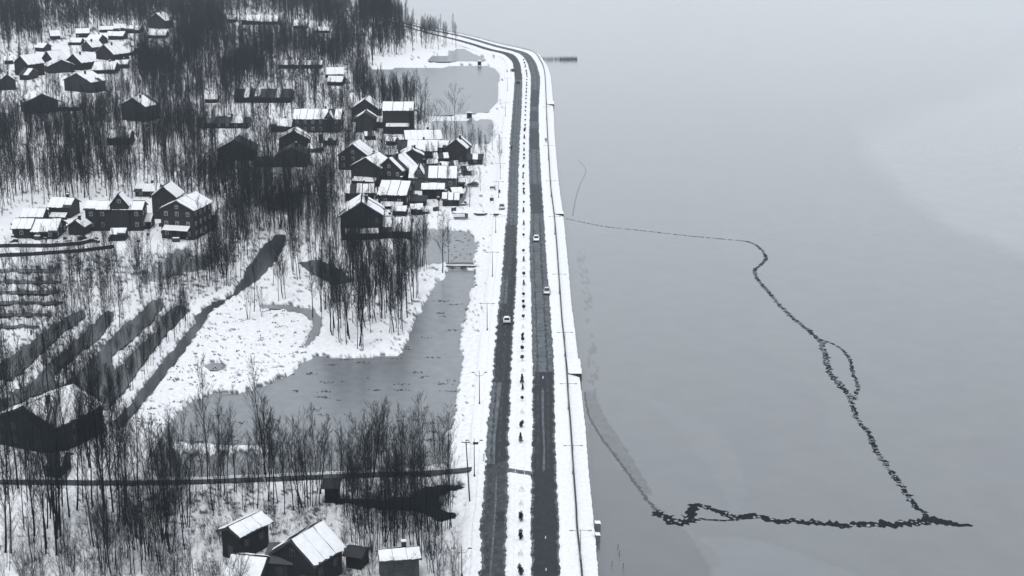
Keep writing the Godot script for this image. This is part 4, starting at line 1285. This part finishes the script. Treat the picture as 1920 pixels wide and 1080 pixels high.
func build_furniture() -> void:
	var LL := "double armed lamp post on the land side promenade"
	var i := 0
	for e in [[866, 1081, 1024, true], [899, 758, 695, true], [913.5, 620, 568, false], [923.5, 519, 472, false], [929.5, 437, 401, false], [935, 371, 340, false], [938, 336, 306, false], [941, 287, 258, false], [948, 218, 192, false], [952, 170, 146, false]]:
		lamp_post(e[0], e[1], e[2], M.metal_dark if i < 6 else M.metal_grey, LL, "lamp posts of the land side promenade", e[3])
		i += 1
	for e in [[1088, 1050, 993], [1074, 888, 834], [1065.5, 768, 718], [1059, 668, 622], [1048.5, 551, 513], [1040, 440, 405], [1033, 370, 338], [1028, 300, 272], [1024.5, 225, 200]]:
		lamp_post(e[0], e[1], e[2], M.metal_grey, "pale lamp post rising beside the lakeside railing", "lamp posts along the lakeside railing", false, 0.3)
	# lamp post that carries a dark board
	var p := g(889.5, 894, 0.0)
	lamp_post(889.5, 894, 822, M.metal_dark, "lamp post with black board and cross arms where the lane meets the road", "", true)
	var s := thing("notice_board", "small black board fixed high on the lamp post at the lane mouth", "sign", p + Vector3(0.25, 6.6, 0.14))
	var b := Bag.new()
	b.box(Vector3.ZERO, Vector3(0.95, 0.45, 0.06))
	part("board", b.mesh(), M.metal_dark, s)
	var b2 := Bag.new()
	b2.box(Vector3(-0.25, 0, -0.07), Vector3(0.3, 0.1, 0.1))
	part("bracket", b2.mesh(), M.metal_dark, s)
	# utility pole, leaning
	p = g(881, 941)
	var u := thing("utility_pole", "leaning wooden utility pole with crossbar beside the lane mouth", "utility pole", p)
	b = Bag.new()
	var top := Vector3(-0.6, clampf(height_to(p, 829), 7.0, 12.0), -0.2)
	b.tube(Vector3(0, -0.4, 0), top, 0.14, 0.09, 6)
	part("pole", b.mesh(), M.wood, u)
	b = Bag.new()
	b.box(top + Vector3(-0.05, -0.1, 0.1), Vector3(1.5, 0.12, 0.12))
	part("crossbar", b.mesh(), M.wood, u)
	for q in 3:
		b = Bag.new()
		b.tube(top + Vector3(-0.65 + q * 0.6, -0.04, 0.1), top + Vector3(-0.65 + q * 0.6, 0.16, 0.1), 0.04, 0.05, 5)
		part("insulator", b.mesh(), M.metal_grey, u)
	# arched gate at the lane mouth
	p = g(905, 862)
	var ar := thing("hoop_barrier", "pale bent pipe hoop on the verge at the lane mouth", "barrier", p)
	b = Bag.new()
	var last := Vector3(0, -0.1, 2.0)
	for q in range(1, 9):
		var tt := q / 8.0
		var nx := Vector3(0.3 * sin(tt * PI), 1.3 * sin(tt * PI) - 0.1, 2.0 - tt * 4.0)
		b.tube(last, nx, 0.06, 0.06, 5)
		last = nx
	part("hoop", b.mesh(), M.metal_grey, ar)
	b = Bag.new()
	b.tube(Vector3(0.2, 0.75, 1.3), Vector3(0.2, 0.75, -1.3), 0.04, 0.04, 4)
	part("bar", b.mesh(), M.metal_grey, ar)
	# footbridge
	var a0 := g(840, 499, 0.0)
	var a1 := g(890, 498.5, 0.0)
	var fbr := thing("footbridge", "narrow snow topped footbridge across the neck between the ponds", "footbridge", (a0 + a1) * 0.5 + Vector3(0, 0.05, 0))
	var ln := (a1 - a0).length() + 1.0
	b = Bag.new()
	b.box(Vector3(0, 0.05, 0), Vector3(ln, 0.18, 1.1))
	part("deck", b.mesh(), M.wood, fbr)
	part("snow_layer", panel_meshes[0], M.snow, fbr, Transform3D(Basis.IDENTITY.scaled(Vector3(ln, 0.14, 1.0)), Vector3(-ln * 0.5, 0.14, 0)))
	for q in 3:
		b = Bag.new()
		b.box(Vector3(-ln * 0.3 + q * ln * 0.3, -0.6, 0), Vector3(0.2, 1.2, 0.9))
		part("pier", b.mesh(), M.wood, fbr)
	# sluice boxes on the causeways
	for e in [[880, 222, 10.0], [899, 123, 7.0]]:
		p = g(e[0], e[1], -0.3)
		var z := depth_of(p)
		var w: float = e[2] * z / F
		var sl := thing("sluice_box", "open fronted sluice box with snow cap on the causeway across the %s" % ["far pond" if e[1] < 150 else "small pond"], "sluice", p)
		b = Bag.new()
		for q in [-1.0, 1.0]: b.box(Vector3(q * w * 0.42, 1.0, -0.8), Vector3(w * 0.14, 2.4, 1.8))
		part("side_wall", b.mesh(), M.concrete, sl)
		b = Bag.new()
		b.box(Vector3(0, 0.9, -1.6), Vector3(w * 0.7, 2.0, 0.15))
		part("gate", b.mesh(), M.metal_dark, sl)
		b = Bag.new()
		b.box(Vector3(0, 2.3, -0.8), Vector3(w * 1.02, 0.22, 1.9))
		part("lintel", b.mesh(), M.concrete, sl)
		part("snow_cap", panel_meshes[1], M.snow, sl, Transform3D(Basis.IDENTITY.scaled(Vector3(w * 1.1, 0.25, 2.0)), Vector3(-w * 0.55, 2.41, -0.8)))
	# landing stairs and buttresses on the revetment
	for e in [[1063, 1088, 674, 702, 714, "broad snow covered landing stage with steps on the lake revetment"], [1041, 1056, 398, 402, 406, "small landing with dark side wall where the boat track reaches the shore"], [1025, 1038, 190, 196, 201, "narrow far landing stage on the revetment below the bend"]]:
		p = g((e[0] + e[1]) * 0.5, e[3], 0.0)
		var q := g((e[0] + e[1]) * 0.5, e[2], 0.0)
		var w: float = (e[1] - e[0]) * depth_of(p) / F
		var l := absf(q.z - p.z)
		var gh := thing("landing_stage", e[5], "landing stage", (p + q) * 0.5)
		b = Bag.new()
		b.box(Vector3(0.1, -0.75, 0), Vector3(w, 1.8, l))
		part("block", b.mesh(), M.dark_stone, gh)
		part("snow_cover", panel_meshes[2], M.snow, gh, Transform3D(Basis.IDENTITY.scaled(Vector3(w + 0.1, 0.16, l + 0.1)), Vector3(-w * 0.5 + 0.1, 0.15, 0)))
		for k in 4:
			b = Bag.new()
			b.box(Vector3(0.1, -0.35 - 0.16 * k - 0.35, -l * 0.5 - 0.25 - 0.45 * k), Vector3(w * 0.95, 0.9, 0.46))
			var stp := part("step", b.mesh(), M.concrete, gh)
			part("step_snow", unit_box, M.snow, gh, Transform3D(Basis.IDENTITY.scaled(Vector3(w * 0.93, 0.06, 0.34)), Vector3(0.1, -0.215 - 0.16 * k, -l * 0.5 - 0.27 - 0.45 * k)))
	for e in [[1116, 1127, 984], [1117, 1126, 1006]]:
		p = g((e[0] + e[1]) * 0.5, e[2], -0.7)
		var w: float = (e[1] - e[0]) * depth_of(p) / F
		var bu := thing("wall_buttress", "squat snow capped block jutting from the lake wall", "buttress", p, 0.0, "blocks jutting from the lake wall")
		b = Bag.new()
		b.box(Vector3(-0.1, -0.4, 0), Vector3(w, 1.6, 1.0))
		part("block", b.mesh(), M.concrete, bu)
		part("snow_cap", panel_meshes[3], M.snow, bu, Transform3D(Basis.IDENTITY.scaled(Vector3(w + 0.05, 0.2, 1.25)), Vector3(-w * 0.5 - 0.1, 0.4, 0)))
	# bin, board and benches on the promenade by the open yard
	p = g(936.3, 362, 0.1)
	var bin := thing("litter_bin", "black litter bin on the snowy verge above the parked silver car", "bin", p)
	b = Bag.new()
	b.tube(Vector3(0, -0.05, 0), Vector3(0, 0.95, 0), 0.32, 0.4, 10)
	part("body", b.mesh(), M.metal_dark, bin)
	b = Bag.new()
	b.tube(Vector3(0, 0.95, 0), Vector3(0, 1.15, 0), 0.42, 0.12, 10)
	part("lid", b.mesh(), M.metal_dark, bin)
	p = g(922, 381, -0.1)
	var bd := thing("sign_board", "square black board on two legs at the edge of the open yard", "sign", p)
	b = Bag.new()
	b.box(Vector3(0, 1.3, 0), Vector3(1.3, 1.1, 0.1))
	part("board", b.mesh(), M.metal_dark, bd)
	for q in [-1.0, 1.0]:
		b = Bag.new()
		b.box(Vector3(q * 0.5, 0.35, 0), Vector3(0.09, 1.0, 0.08))
		part("leg", b.mesh(), M.metal_dark, bd)
	var bi := 0
	for e in [[923.5, 356], [930.5, 407.5]]:
		p = g(e[0], e[1], -0.15)
		var bn := thing("bench", ["dark bench at the top of the open yard", "dark bench beside the snow heap at the yard mouth"][bi], "bench", p)
		bi += 1
		b = Bag.new()
		b.box(Vector3(0, 0.55, 0), Vector3(1.8, 0.1, 0.5))
		part("seat", b.mesh(), M.wood, bn)
		b = Bag.new()
		b.box(Vector3(0, 0.9, -0.25), Vector3(1.8, 0.5, 0.08))
		part("backrest", b.mesh(), M.wood, bn)
		for q in [-1.0, 1.0]:
			b = Bag.new()
			b.box(Vector3(q * 0.75, 0.24, 0), Vector3(0.1, 0.52, 0.45))
			part("leg", b.mesh(), M.wood, bn)
	# corrugated tin fence: sheets side by side
	var f0 := g(876, 357)
	var f1 := g(860, 388)
	var fn := thing("tin_fence", "grey tin sheet fence curving along the open yard", "fence", f0)
	var d := (f1 - f0)
	var nn := 14
	for q in nn:
		var c := d * ((q + 0.5) / nn) + Vector3(0.6 * sin(PI * q / nn), 1.0, 0)
		b = Bag.new()
		b.box(Vector3.ZERO, Vector3(0.05, 2.1 + 0.08 * sin(q * 2.3), d.length() / nn * 0.96))
		part("sheet", b.mesh(), M.tin, fn, Transform3D(Basis(Vector3.UP, atan2(d.x, d.z)), c))
	# garden walls below the left hamlet
	var gi := 0
	for e in [[-60,466, 20,462, 90,462, 150,458, 184,450], [-40,482, 60,478, 150,472, 214,464]]:
		p = g(e[0], e[1])
		var gw := thing("garden_wall", ["low dark field wall with snow top in front of the cowsheds", "lower dark field wall with snow top above the furrowed garden"][gi], "wall", p)
		gi += 1
		var wb := Bag.new()
		var sb := Bag.new()
		for k in range(0, e.size() - 2, 2):
			var w0 := g(e[k], e[k + 1]) - p
			var w1 := g(e[k + 2], e[k + 3]) - p
			for q in 8:
				var c0 := w0.lerp(w1, q / 8.0)
				var c1 := w0.lerp(w1, (q + 1) / 8.0)
				var mid := (c0 + c1) * 0.5
				var dirw := (c1 - c0)
				var bs := Basis(Vector3.UP, atan2(-dirw.z, dirw.x))
				wb.box(mid + Vector3(0, 0.25, 0), Vector3(dirw.length() + 0.02, 1.2 + 0.12 * sin(q * 1.7), 0.4), bs)
				sb.box(mid + Vector3(0, 0.95, 0), Vector3(dirw.length() * 0.97, 0.16, 0.46), bs)
		part("stonework", wb.mesh(), M.dark_stone, gw)
		part("snow_cap", sb.mesh(), M.snow, gw)
	# upturned boat in the yard
	p = g(901, 404, -0.2)
	var bt := thing("wooden_boat", "long narrow dark wooden boat lying in the snowy yard", "boat", p, deg_to_rad(88))
	b = Bag.new()
	var hull := []
	for k in 13:
		var t := k / 12.0
		var w := 0.55 * sin(PI * clampf(t * 0.94 + 0.03, 0, 1))
		var rise := 0.35 * pow(absf(2.0 * t - 1.0), 2.5)
		hull.append([Vector3(-w, 0.5 + rise, -2.2 + t * 4.4), Vector3(-w * 0.5, 0.02 + rise, -2.2 + t * 4.4), Vector3(w * 0.5, 0.02 + rise, -2.2 + t * 4.4), Vector3(w, 0.5 + rise, -2.2 + t * 4.4)])
	for k in 12:
		for q in 3: b.quad(hull[k][q], hull[k + 1][q], hull[k + 1][q + 1], hull[k][q + 1])
	part("hull", b.mesh(), M.wood, bt)
	for q in 3:
		b = Bag.new()
		b.box(Vector3(0, 0.42, -1.1 + q * 1.1), Vector3(0.9, 0.06, 0.3))
		part("thwart", b.mesh(), M.wood, bt)
	# reed islet in the lake
	var ri := thing("reed_islet", "thin bed of pale reeds standing in the ice off the road bend", "reeds", g(1046, 112, -1.6))
	b = Bag.new()
	rng.seed = 31
	var rb := Bag.new()
	for k in 700:
		var x := rng.randf_range(-11, 11)
		var z := rng.randf_range(-3.0, 3.0)
		if rng.randf() < 0.4: x = rng.randf_range(1, 11)
		var hh := rng.randf_range(0.7, 2.2)
		rb.tube(Vector3(x, -0.1, z), Vector3(x + rng.randf_range(-0.3, 0.3), hh, z + rng.randf_range(-0.2, 0.2)), 0.03, 0.015, 3)
	part("reeds", rb.mesh(), M.weed, ri)
	# bed of hummocks and weed on the pond
	rng.seed = 45
	var wd := Bag.new()
	var n := 0
	while n < 95:
		var x := rng.randf_range(330, 885)
		var y := rng.randf_range(510, 880)
		if not Geometry2D.is_point_in_polygon(Vector2(x, y), water_polys[0][0]): continue
		if x < 560 and y < 780 and rng.randf() < 0.6: continue
		n += 1
		var c := g(x, y, -0.745)
		for q in rng.randi_range(3, 14):
			var o := c + Vector3(rng.randfn() * 0.8, 0, rng.randfn() * 0.35)
			leaf_cloud(wd, rng, o, Vector3(0.3, 0.12, 0.2), 7, 0.16)
	for q in 40:
		var c := g(rng.randf_range(830, 885), rng.randf_range(440, 490), -0.745)
		leaf_cloud(wd, rng, c, Vector3(0.5, 0.12, 0.25), 16, 0.16)
	var w_ := part("pond_weed", wd.mesh(), M.weed, self)
	tag(w_, "dark tufts of frozen weed scattered over the grey pond ice", "weed", "", "stuff")
	# rough dead tufts on the white bank
	var tf := Bag.new()
	for k in 420:
		var x := rng.randf_range(230, 600)
		var y := rng.randf_range(560, 830)
		var inside := Geometry2D.is_point_in_polygon(Vector2(x, y), poly([375,595, 440,560, 560,575, 590,600, 580,655, 540,690, 460,722, 365,738, 310,800, 235,810, 225,790, 300,690]))
		if not inside or in_water(x, y): continue
		var c := g(x, y, -0.1)
		for q in rng.randi_range(1, 5): leaf_cloud(tf, rng, c + Vector3(rng.randfn() * 0.5, 0, rng.randfn() * 0.3), Vector3(0.22, 0.16, 0.18), 6, 0.17)
	w_ = part("dead_tufts", tf.mesh(), M.scrub, self)
	tag(w_, "dark dead grass tufts poking through the white snow bank between canal and pond", "dead grass", "", "stuff")
	# woodpiles, planks and snow lumps in the village yards
	var yc := Bag.new()
	var ysn := Bag.new()
	for k in 170:
		var x := rng.randf_range(640, 880)
		var y := rng.randf_range(285, 440)
		if k > 110:
			x = rng.randf_range(20, 400)
			y = rng.randf_range(400, 455)
		if in_water(x, y) or (y > 400 and x > 770): continue
		var c := g(x, y, 0.0)
		var bs := Basis(Vector3.UP, rng.randf() * TAU)
		var sz := Vector3(rng.randf_range(0.6, 2.6), rng.randf_range(0.4, 1.3), rng.randf_range(0.4, 1.0))
		yc.box(c + Vector3(0, sz.y * 0.5 - 0.3, 0), sz, bs)
		if rng.randf() < 0.6: ysn.box(c + Vector3(0, sz.y - 0.2, 0), Vector3(sz.x * 0.95, 0.2, sz.z * 0.95), bs)
	var yo := thing("yard_clutter", "woodpiles, crates and planks lying about the village yards", "clutter", Vector3.ZERO)
	yo.set_meta("kind", "stuff")
	part("wood", yc.mesh(), M.wood, yo)
	part("snow", ysn.mesh(), M.snow, yo)
	# stakes in the lake ice by the wall
	for e in [[1158, 1030], [1161, 1042], [1168, 1066], [1147, 1062]]:
		p = g(e[0], e[1], -1.6)
		var stk := thing("mooring_stake", "thin dark stake standing in the ice near the lake wall", "stake", p, 0.0, "stakes in the ice near the lake wall")
		b = Bag.new()
		b.tube(Vector3(0, -0.3, 0), Vector3(0.1, 1.1, 0), 0.05, 0.04, 5)
		part("pole", b.mesh(), M.wood, stk)
		b = Bag.new()
		b.tube(Vector3(0.1, 1.1, 0), Vector3(0.1, 1.16, 0), 0.06, 0.03, 5)
		part("snow_cap", b.mesh(), M.snow, stk)

# ------------------------------------------------------------------ vehicles
func car(called: String, label: String, at: Vector3, turn: float, paint: Material, group: String = "") -> Node3D:
	var t := thing(called, label, "car", at, turn, group)
	# length along z, front at -z
	var st := [[-2.0, 0.45, 0.62, 0.70], [-1.85, 0.32, 0.78, 0.82], [-1.0, 0.28, 0.92, 0.85], [0.9, 0.28, 0.97, 0.86], [1.7, 0.3, 0.95, 0.84], [1.95, 0.42, 0.85, 0.76]]
	var b := Bag.new()
	for k in st.size() - 1:
		var a: Array = st[k]
		var c: Array = st[k + 1]
		var pa := [Vector3(-a[3], a[1], a[0]), Vector3(-a[3], a[2] - 0.1, a[0]), Vector3(-a[3] + 0.12, a[2], a[0]), Vector3(a[3] - 0.12, a[2], a[0]), Vector3(a[3], a[2] - 0.1, a[0]), Vector3(a[3], a[1], a[0])]
		var pc := [Vector3(-c[3], c[1], c[0]), Vector3(-c[3], c[2] - 0.1, c[0]), Vector3(-c[3] + 0.12, c[2], c[0]), Vector3(c[3] - 0.12, c[2], c[0]), Vector3(c[3], c[2] - 0.1, c[0]), Vector3(c[3], c[1], c[0])]
		for q in 6: b.quad(pa[q], pc[q], pc[(q + 1) % 6], pa[(q + 1) % 6])
		if k == 0:
			for q in range(1, 5): b.tri(pa[0], pa[q], pa[q + 1])
		if k == st.size() - 2:
			for q in range(1, 5): b.tri(pc[0], pc[q], pc[q + 1])
	part("body", b.mesh(), paint, t)
	var y0 := 0.94
	var y1 := 1.46
	var f0 := Vector3(0.76, y0, -0.95)
	var f1 := Vector3(0.60, y1, -0.25)
	var r1 := Vector3(0.60, y1, 1.15)
	var r0 := Vector3(0.76, y0, 1.75)
	var mx := Vector3(-1, 1, 1)
	b = Bag.new()
	b.quad(f1 * mx, f1, r1, r1 * mx)
	b.quad(f1 * mx + Vector3(0.03, 0.05, 0.1), f1 + Vector3(-0.03, 0.05, 0.1), r1 + Vector3(-0.03, 0.05, -0.1), r1 * mx + Vector3(0.03, 0.05, -0.1))
	b.quad(f1 * mx, f1, f1 + Vector3(-0.03, 0.05, 0.1), f1 * mx + Vector3(0.03, 0.05, 0.1))
	b.quad(r1 * mx, r1, r1 + Vector3(-0.03, 0.05, -0.1), r1 * mx + Vector3(0.03, 0.05, -0.1))
	for s in [Vector3.ONE, mx]: b.quad(f1 * s, r1 * s, (r1 + Vector3(-0.03, 0.05, -0.1)) * s, (f1 + Vector3(-0.03, 0.05, 0.1)) * s)
	for s in [Vector3.ONE, mx]:
		b.tube(f0 * s, f1 * s, 0.045, 0.045, 4)
		b.tube(r0 * s, r1 * s, 0.06, 0.06, 4)
		b.tube(Vector3(0.76, y0, 0.4) * s, Vector3(0.6, y1, 0.4) * s, 0.04, 0.04, 4)
	part("cabin_roof", b.mesh(), paint, t)
	b = Bag.new()
	b.quad(f0 * mx, f0, f1, f1 * mx)
	part("windscreen", b.mesh(), M.pane, t)
	b = Bag.new()
	b.quad(r0 * mx, r0, r1, r1 * mx)
	part("rear_window", b.mesh(), M.pane, t)
	for s in [Vector3.ONE, mx]:
		b = Bag.new()
		b.quad(f0 * s, r0 * s, r1 * s, f1 * s)
		part("side_window", b.mesh(), M.pane, t)
	for e in [[-0.78, -1.25], [0.78, -1.25], [-0.78, 1.2], [0.78, 1.2]]:
		var w := Bag.new()
		w.tube(Vector3(e[0] - 0.1, 0.31, e[1]), Vector3(e[0] + 0.1, 0.31, e[1]), 0.31, 0.31, 12)
		var tw := part("wheel", w.mesh(), M.tyre, t)
		w = Bag.new()
		w.tube(Vector3(e[0] - 0.105, 0.31, e[1]), Vector3(e[0] + 0.105, 0.31, e[1]), 0.19, 0.19, 8)
		for q in 8:
			for s in [-0.106, 0.106]: w.tri(Vector3(e[0] + s, 0.31, e[1]), Vector3(e[0] + s, 0.31 + 0.19 * sin(TAU * q / 8), e[1] + 0.19 * cos(TAU * q / 8)), Vector3(e[0] + s, 0.31 + 0.19 * sin(TAU * (q + 1) / 8), e[1] + 0.19 * cos(TAU * (q + 1) / 8)))
		part("rim", w.mesh(), M.rim, tw)
	for s in [-1.0, 1.0]:
		b = Bag.new()
		b.box(Vector3(s * 0.55, 0.66, -1.95), Vector3(0.3, 0.14, 0.12))
		part("headlight", b.mesh(), M.lamp_glass, t)
		b = Bag.new()
		b.box(Vector3(s * 0.6, 0.74, 1.92), Vector3(0.2, 0.16, 0.08))
		part("tail_light", b.mesh(), M.red_lamp, t)
		b = Bag.new()
		b.box(Vector3(s * 0.93, 0.98, -0.7), Vector3(0.14, 0.1, 0.08))
		part("mirror", b.mesh(), paint, t)
	b = Bag.new()
	b.box(Vector3(0, 0.42, -1.98), Vector3(1.3, 0.16, 0.1))
	b.box(Vector3(0, 0.42, 1.95), Vector3(1.3, 0.18, 0.1))
	part("bumper", b.mesh(), M.metal_dark, t)
	return t

func build_vehicles() -> void:
	car("car", "white hatchback driving on the land side carriageway", g(950, 604, 0.045), 0.04, M.car_white)
	car("car", "white car on the lake side carriageway, the farther of the two there", g(1005.5, 451, 0.04), PI - 0.02, M.car_white)
	car("car", "silver car driving close to the lakeside verge", g(1025.5, 550, 0.04), PI - 0.05, M.car_silver)
	car("parked_car", "silver car parked on the snowy verge beside the open yard", g(941, 391, 0.33), PI, M.car_silver)
	car("car", "dark car far up the land side carriageway past the far pond", g(971.5, 156, 0.045), 0.0, M.car_dark)
	car("parked_car", "dark car standing half on the verge at the start of the road bend", g(961.5, 134, 0.3), 0.3, M.car_dark)
	car("parked_car", "black car parked against the shed at the edge of the open yard", g(887, 349, -0.1), 1.3, M.car_dark)
	# snow buried van in the yard
	var p := g(864, 410, -0.15)
	var t := thing("snowed_in_van", "van under thick snow parked by the roadside yard, dark rear showing", "van", p, deg_to_rad(90))
	var b := Bag.new()
	b.box(Vector3(0, 1.15, 0), Vector3(1.8, 1.5, 4.6))
	part("body", b.mesh(), M.car_dark, t)
	part("snow_blanket", panel_meshes[0], M.snow, t, Transform3D(Basis(Vector3.UP, -PI * 0.5).scaled_local(Vector3(4.9, 0.45, 2.1)), Vector3(0, 1.85, -2.4)))
	part("snow_side", panel_meshes[1], M.snow, t, Transform3D(Basis(Vector3(0, 0, 1), Vector3(-1, 0, 0), Vector3(0, -1, 0)).scaled_local(Vector3(3.6, 0.25, 1.1)), Vector3(-0.9, 1.3, -2.3)))
	for e in [[-0.8, -1.5], [0.8, -1.5], [-0.8, 1.5], [0.8, 1.5]]:
		b = Bag.new()
		b.tube(Vector3(e[0] - 0.12, 0.36, e[1]), Vector3(e[0] + 0.12, 0.36, e[1]), 0.36, 0.36, 10)
		part("wheel", b.mesh(), M.tyre, t)
	# snow heap shaped like a buried car at the yard mouth
	p = g(941, 408, 0.1)
	t = thing("snow_heap", "rounded ploughed snow heap at the yard mouth by the road", "snow heap", p)
	b = Bag.new()
	var prev := []
	for j in 6:
		var ring := []
		for q in 16:
			var an := TAU * q / 16
			var tt := j / 5.0
			var rr := cos(tt * PI * 0.5) * (1.0 + 0.18 * sin(q * 2.7 + j))
			ring.append(Vector3(cos(an) * 1.6 * rr, 0.9 * sin(tt * PI * 0.5), sin(an) * 1.0 * rr))
		if j > 0:
			for q in 16: b.quad(prev[q], ring[q], ring[(q + 1) % 16], prev[(q + 1) % 16])
		prev = ring
	part("heap", b.mesh(), M.snow, t)
	b = Bag.new()
	leaf_cloud(b, rng, Vector3(0.2, 0.75, 0.3), Vector3(0.8, 0.15, 0.3), 30, 0.16)
	part("dirt", b.mesh(), M.scrub, t)

func person(label: String, at: Vector3, turn: float, stride: float) -> void:
	var t := thing("person", label, "person", at, turn, "")
	var b := Bag.new()
	# coat, legs and arms in one figure
	for s in [-1.0, 1.0]:
		var hip := Vector3(s * 0.09, 0.88, 0)
		var knee := Vector3(s * 0.1, 0.48, -s * stride * 0.5)
		var foot := Vector3(s * 0.1, 0.06, -s * stride * 0.6)
		b.tube(hip, knee, 0.10, 0.07, 8)
		b.tube(knee, foot, 0.07, 0.05, 8)
		b.box(foot + Vector3(0, -0.02, -0.06), Vector3(0.1, 0.08, 0.25))
		b.tube(Vector3(s * 0.19, 1.38, 0), Vector3(s * 0.25, 1.1, 0.03), 0.06, 0.05, 8)
		b.tube(Vector3(s * 0.25, 1.1, 0.03), Vector3(s * 0.2, 0.88, -0.1), 0.05, 0.04, 8)
	b.tube(Vector3(0, 0.7, 0), Vector3(0, 1.1, 0), 0.22, 0.17, 10)
	b.tube(Vector3(0, 1.1, 0), Vector3(0, 1.4, 0), 0.17, 0.2, 10)
	b.tube(Vector3(0, 1.4, 0), Vector3(0, 1.5, 0), 0.2, 0.07, 10)
	part("clothes", b.mesh(), M.cloth, t)
	b = Bag.new()
	b.tube(Vector3(0, 1.48, 0), Vector3(0, 1.56, 0), 0.055, 0.06, 8)
	b.tube(Vector3(0, 1.54, -0.01), Vector3(0, 1.64, -0.01), 0.065, 0.085, 8)
	b.tube(Vector3(0, 1.64, -0.01), Vector3(0, 1.73, 0), 0.085, 0.06, 8)
	b.tube(Vector3(0, 1.63, -0.09), Vector3(0, 1.6, -0.12), 0.012, 0.016, 5)
	for s in [-1.0, 1.0]: b.tube(Vector3(s * 0.2, 0.88, -0.1), Vector3(s * 0.2, 0.78, -0.12), 0.035, 0.03, 6)
	part("head_and_hands", b.mesh(), M.skin, t)
	b = Bag.new()
	b.tube(Vector3(0, 1.66, 0.02), Vector3(0, 1.76, 0.01), 0.095, 0.06, 8)
	part("hair", b.mesh(), M.cloth, t)

# ------------------------------------------------------------------ start
func _ready() -> void:
	var cam := Camera3D.new()
	cam.name = "camera"
	cam.position = Vector3(0, CAMH, 0)
	cam.rotation = Vector3(-PITCH, 0, 0)
	cam.fov = rad_to_deg(2.0 * atan(CY / F))
	cam.near = 0.5
	cam.far = 30000.0
	add_child(cam)
	cam.current = true

	var we := WorldEnvironment.new()
	we.name = "environment"
	var env := Environment.new()
	env.background_mode = Environment.BG_SKY
	var sky := Sky.new()
	var sm := ProceduralSkyMaterial.new()
	sm.sky_top_color = Color(0.843, 0.867, 0.902)
	sm.sky_horizon_color = Color(0.89, 0.915, 0.942)
	sm.sky_curve = 0.15
	sm.ground_bottom_color = Color(0.6, 0.62, 0.65)
	sm.ground_horizon_color = Color(0.80, 0.82, 0.855)
	sm.sun_angle_max = 1.0
	sky.sky_material = sm
	env.sky = sky
	env.background_energy_multiplier = 1.0
	env.tonemap_mode = Environment.TONE_MAPPER_LINEAR
	env.tonemap_exposure = 1.52
	env.sdfgi_enabled = true
	env.ssao_enabled = true
	env.ssil_enabled = true
	env.fog_enabled = true
	env.fog_density = 0.00008
	env.fog_light_color = Color(0.80, 0.83, 0.87)
	we.environment = env
	add_child(we)

	var sun := DirectionalLight3D.new()
	sun.name = "sun"
	sun.light_energy = 0.3
	sun.light_color = Color(1.0, 0.985, 0.96)
	sun.light_angular_distance = 20.0
	sun.shadow_enabled = true
	sun.rotation_degrees = Vector3(-70, -25, 0)
	add_child(sun)

	noise_a.seed = 4
	noise_a.frequency = 0.02
	noise_a.fractal_octaves = 4
	noise_b.seed = 12
	noise_b.frequency = 0.05
	noise_b.fractal_octaves = 3
	make_materials()
	plan_zones()
	make_lines()
	print("ground")
	build_ground()
	build_water()
	print("lake")
	build_lake()
	build_ice_track()
	print("road")
	build_road()
	build_lane()
	make_house_parts()
	build_houses()
	print("trees")
	build_trees()
	build_shrubs()
	build_railing()
	build_furniture()
	build_vehicles()
	person("person in dark clothes walking along the edge of the land side carriageway", g(959, 281, 0.05), 0.2, 0.25)
	person("person in dark coat leaning at the lakeside railing, facing the ice", g(1024.6, 267, 0.35), -1.4, 0.05)
	person("person in dark coat beside the one at the railing, turned to the road", g(1022.4, 266, 0.35), 1.2, 0.1)
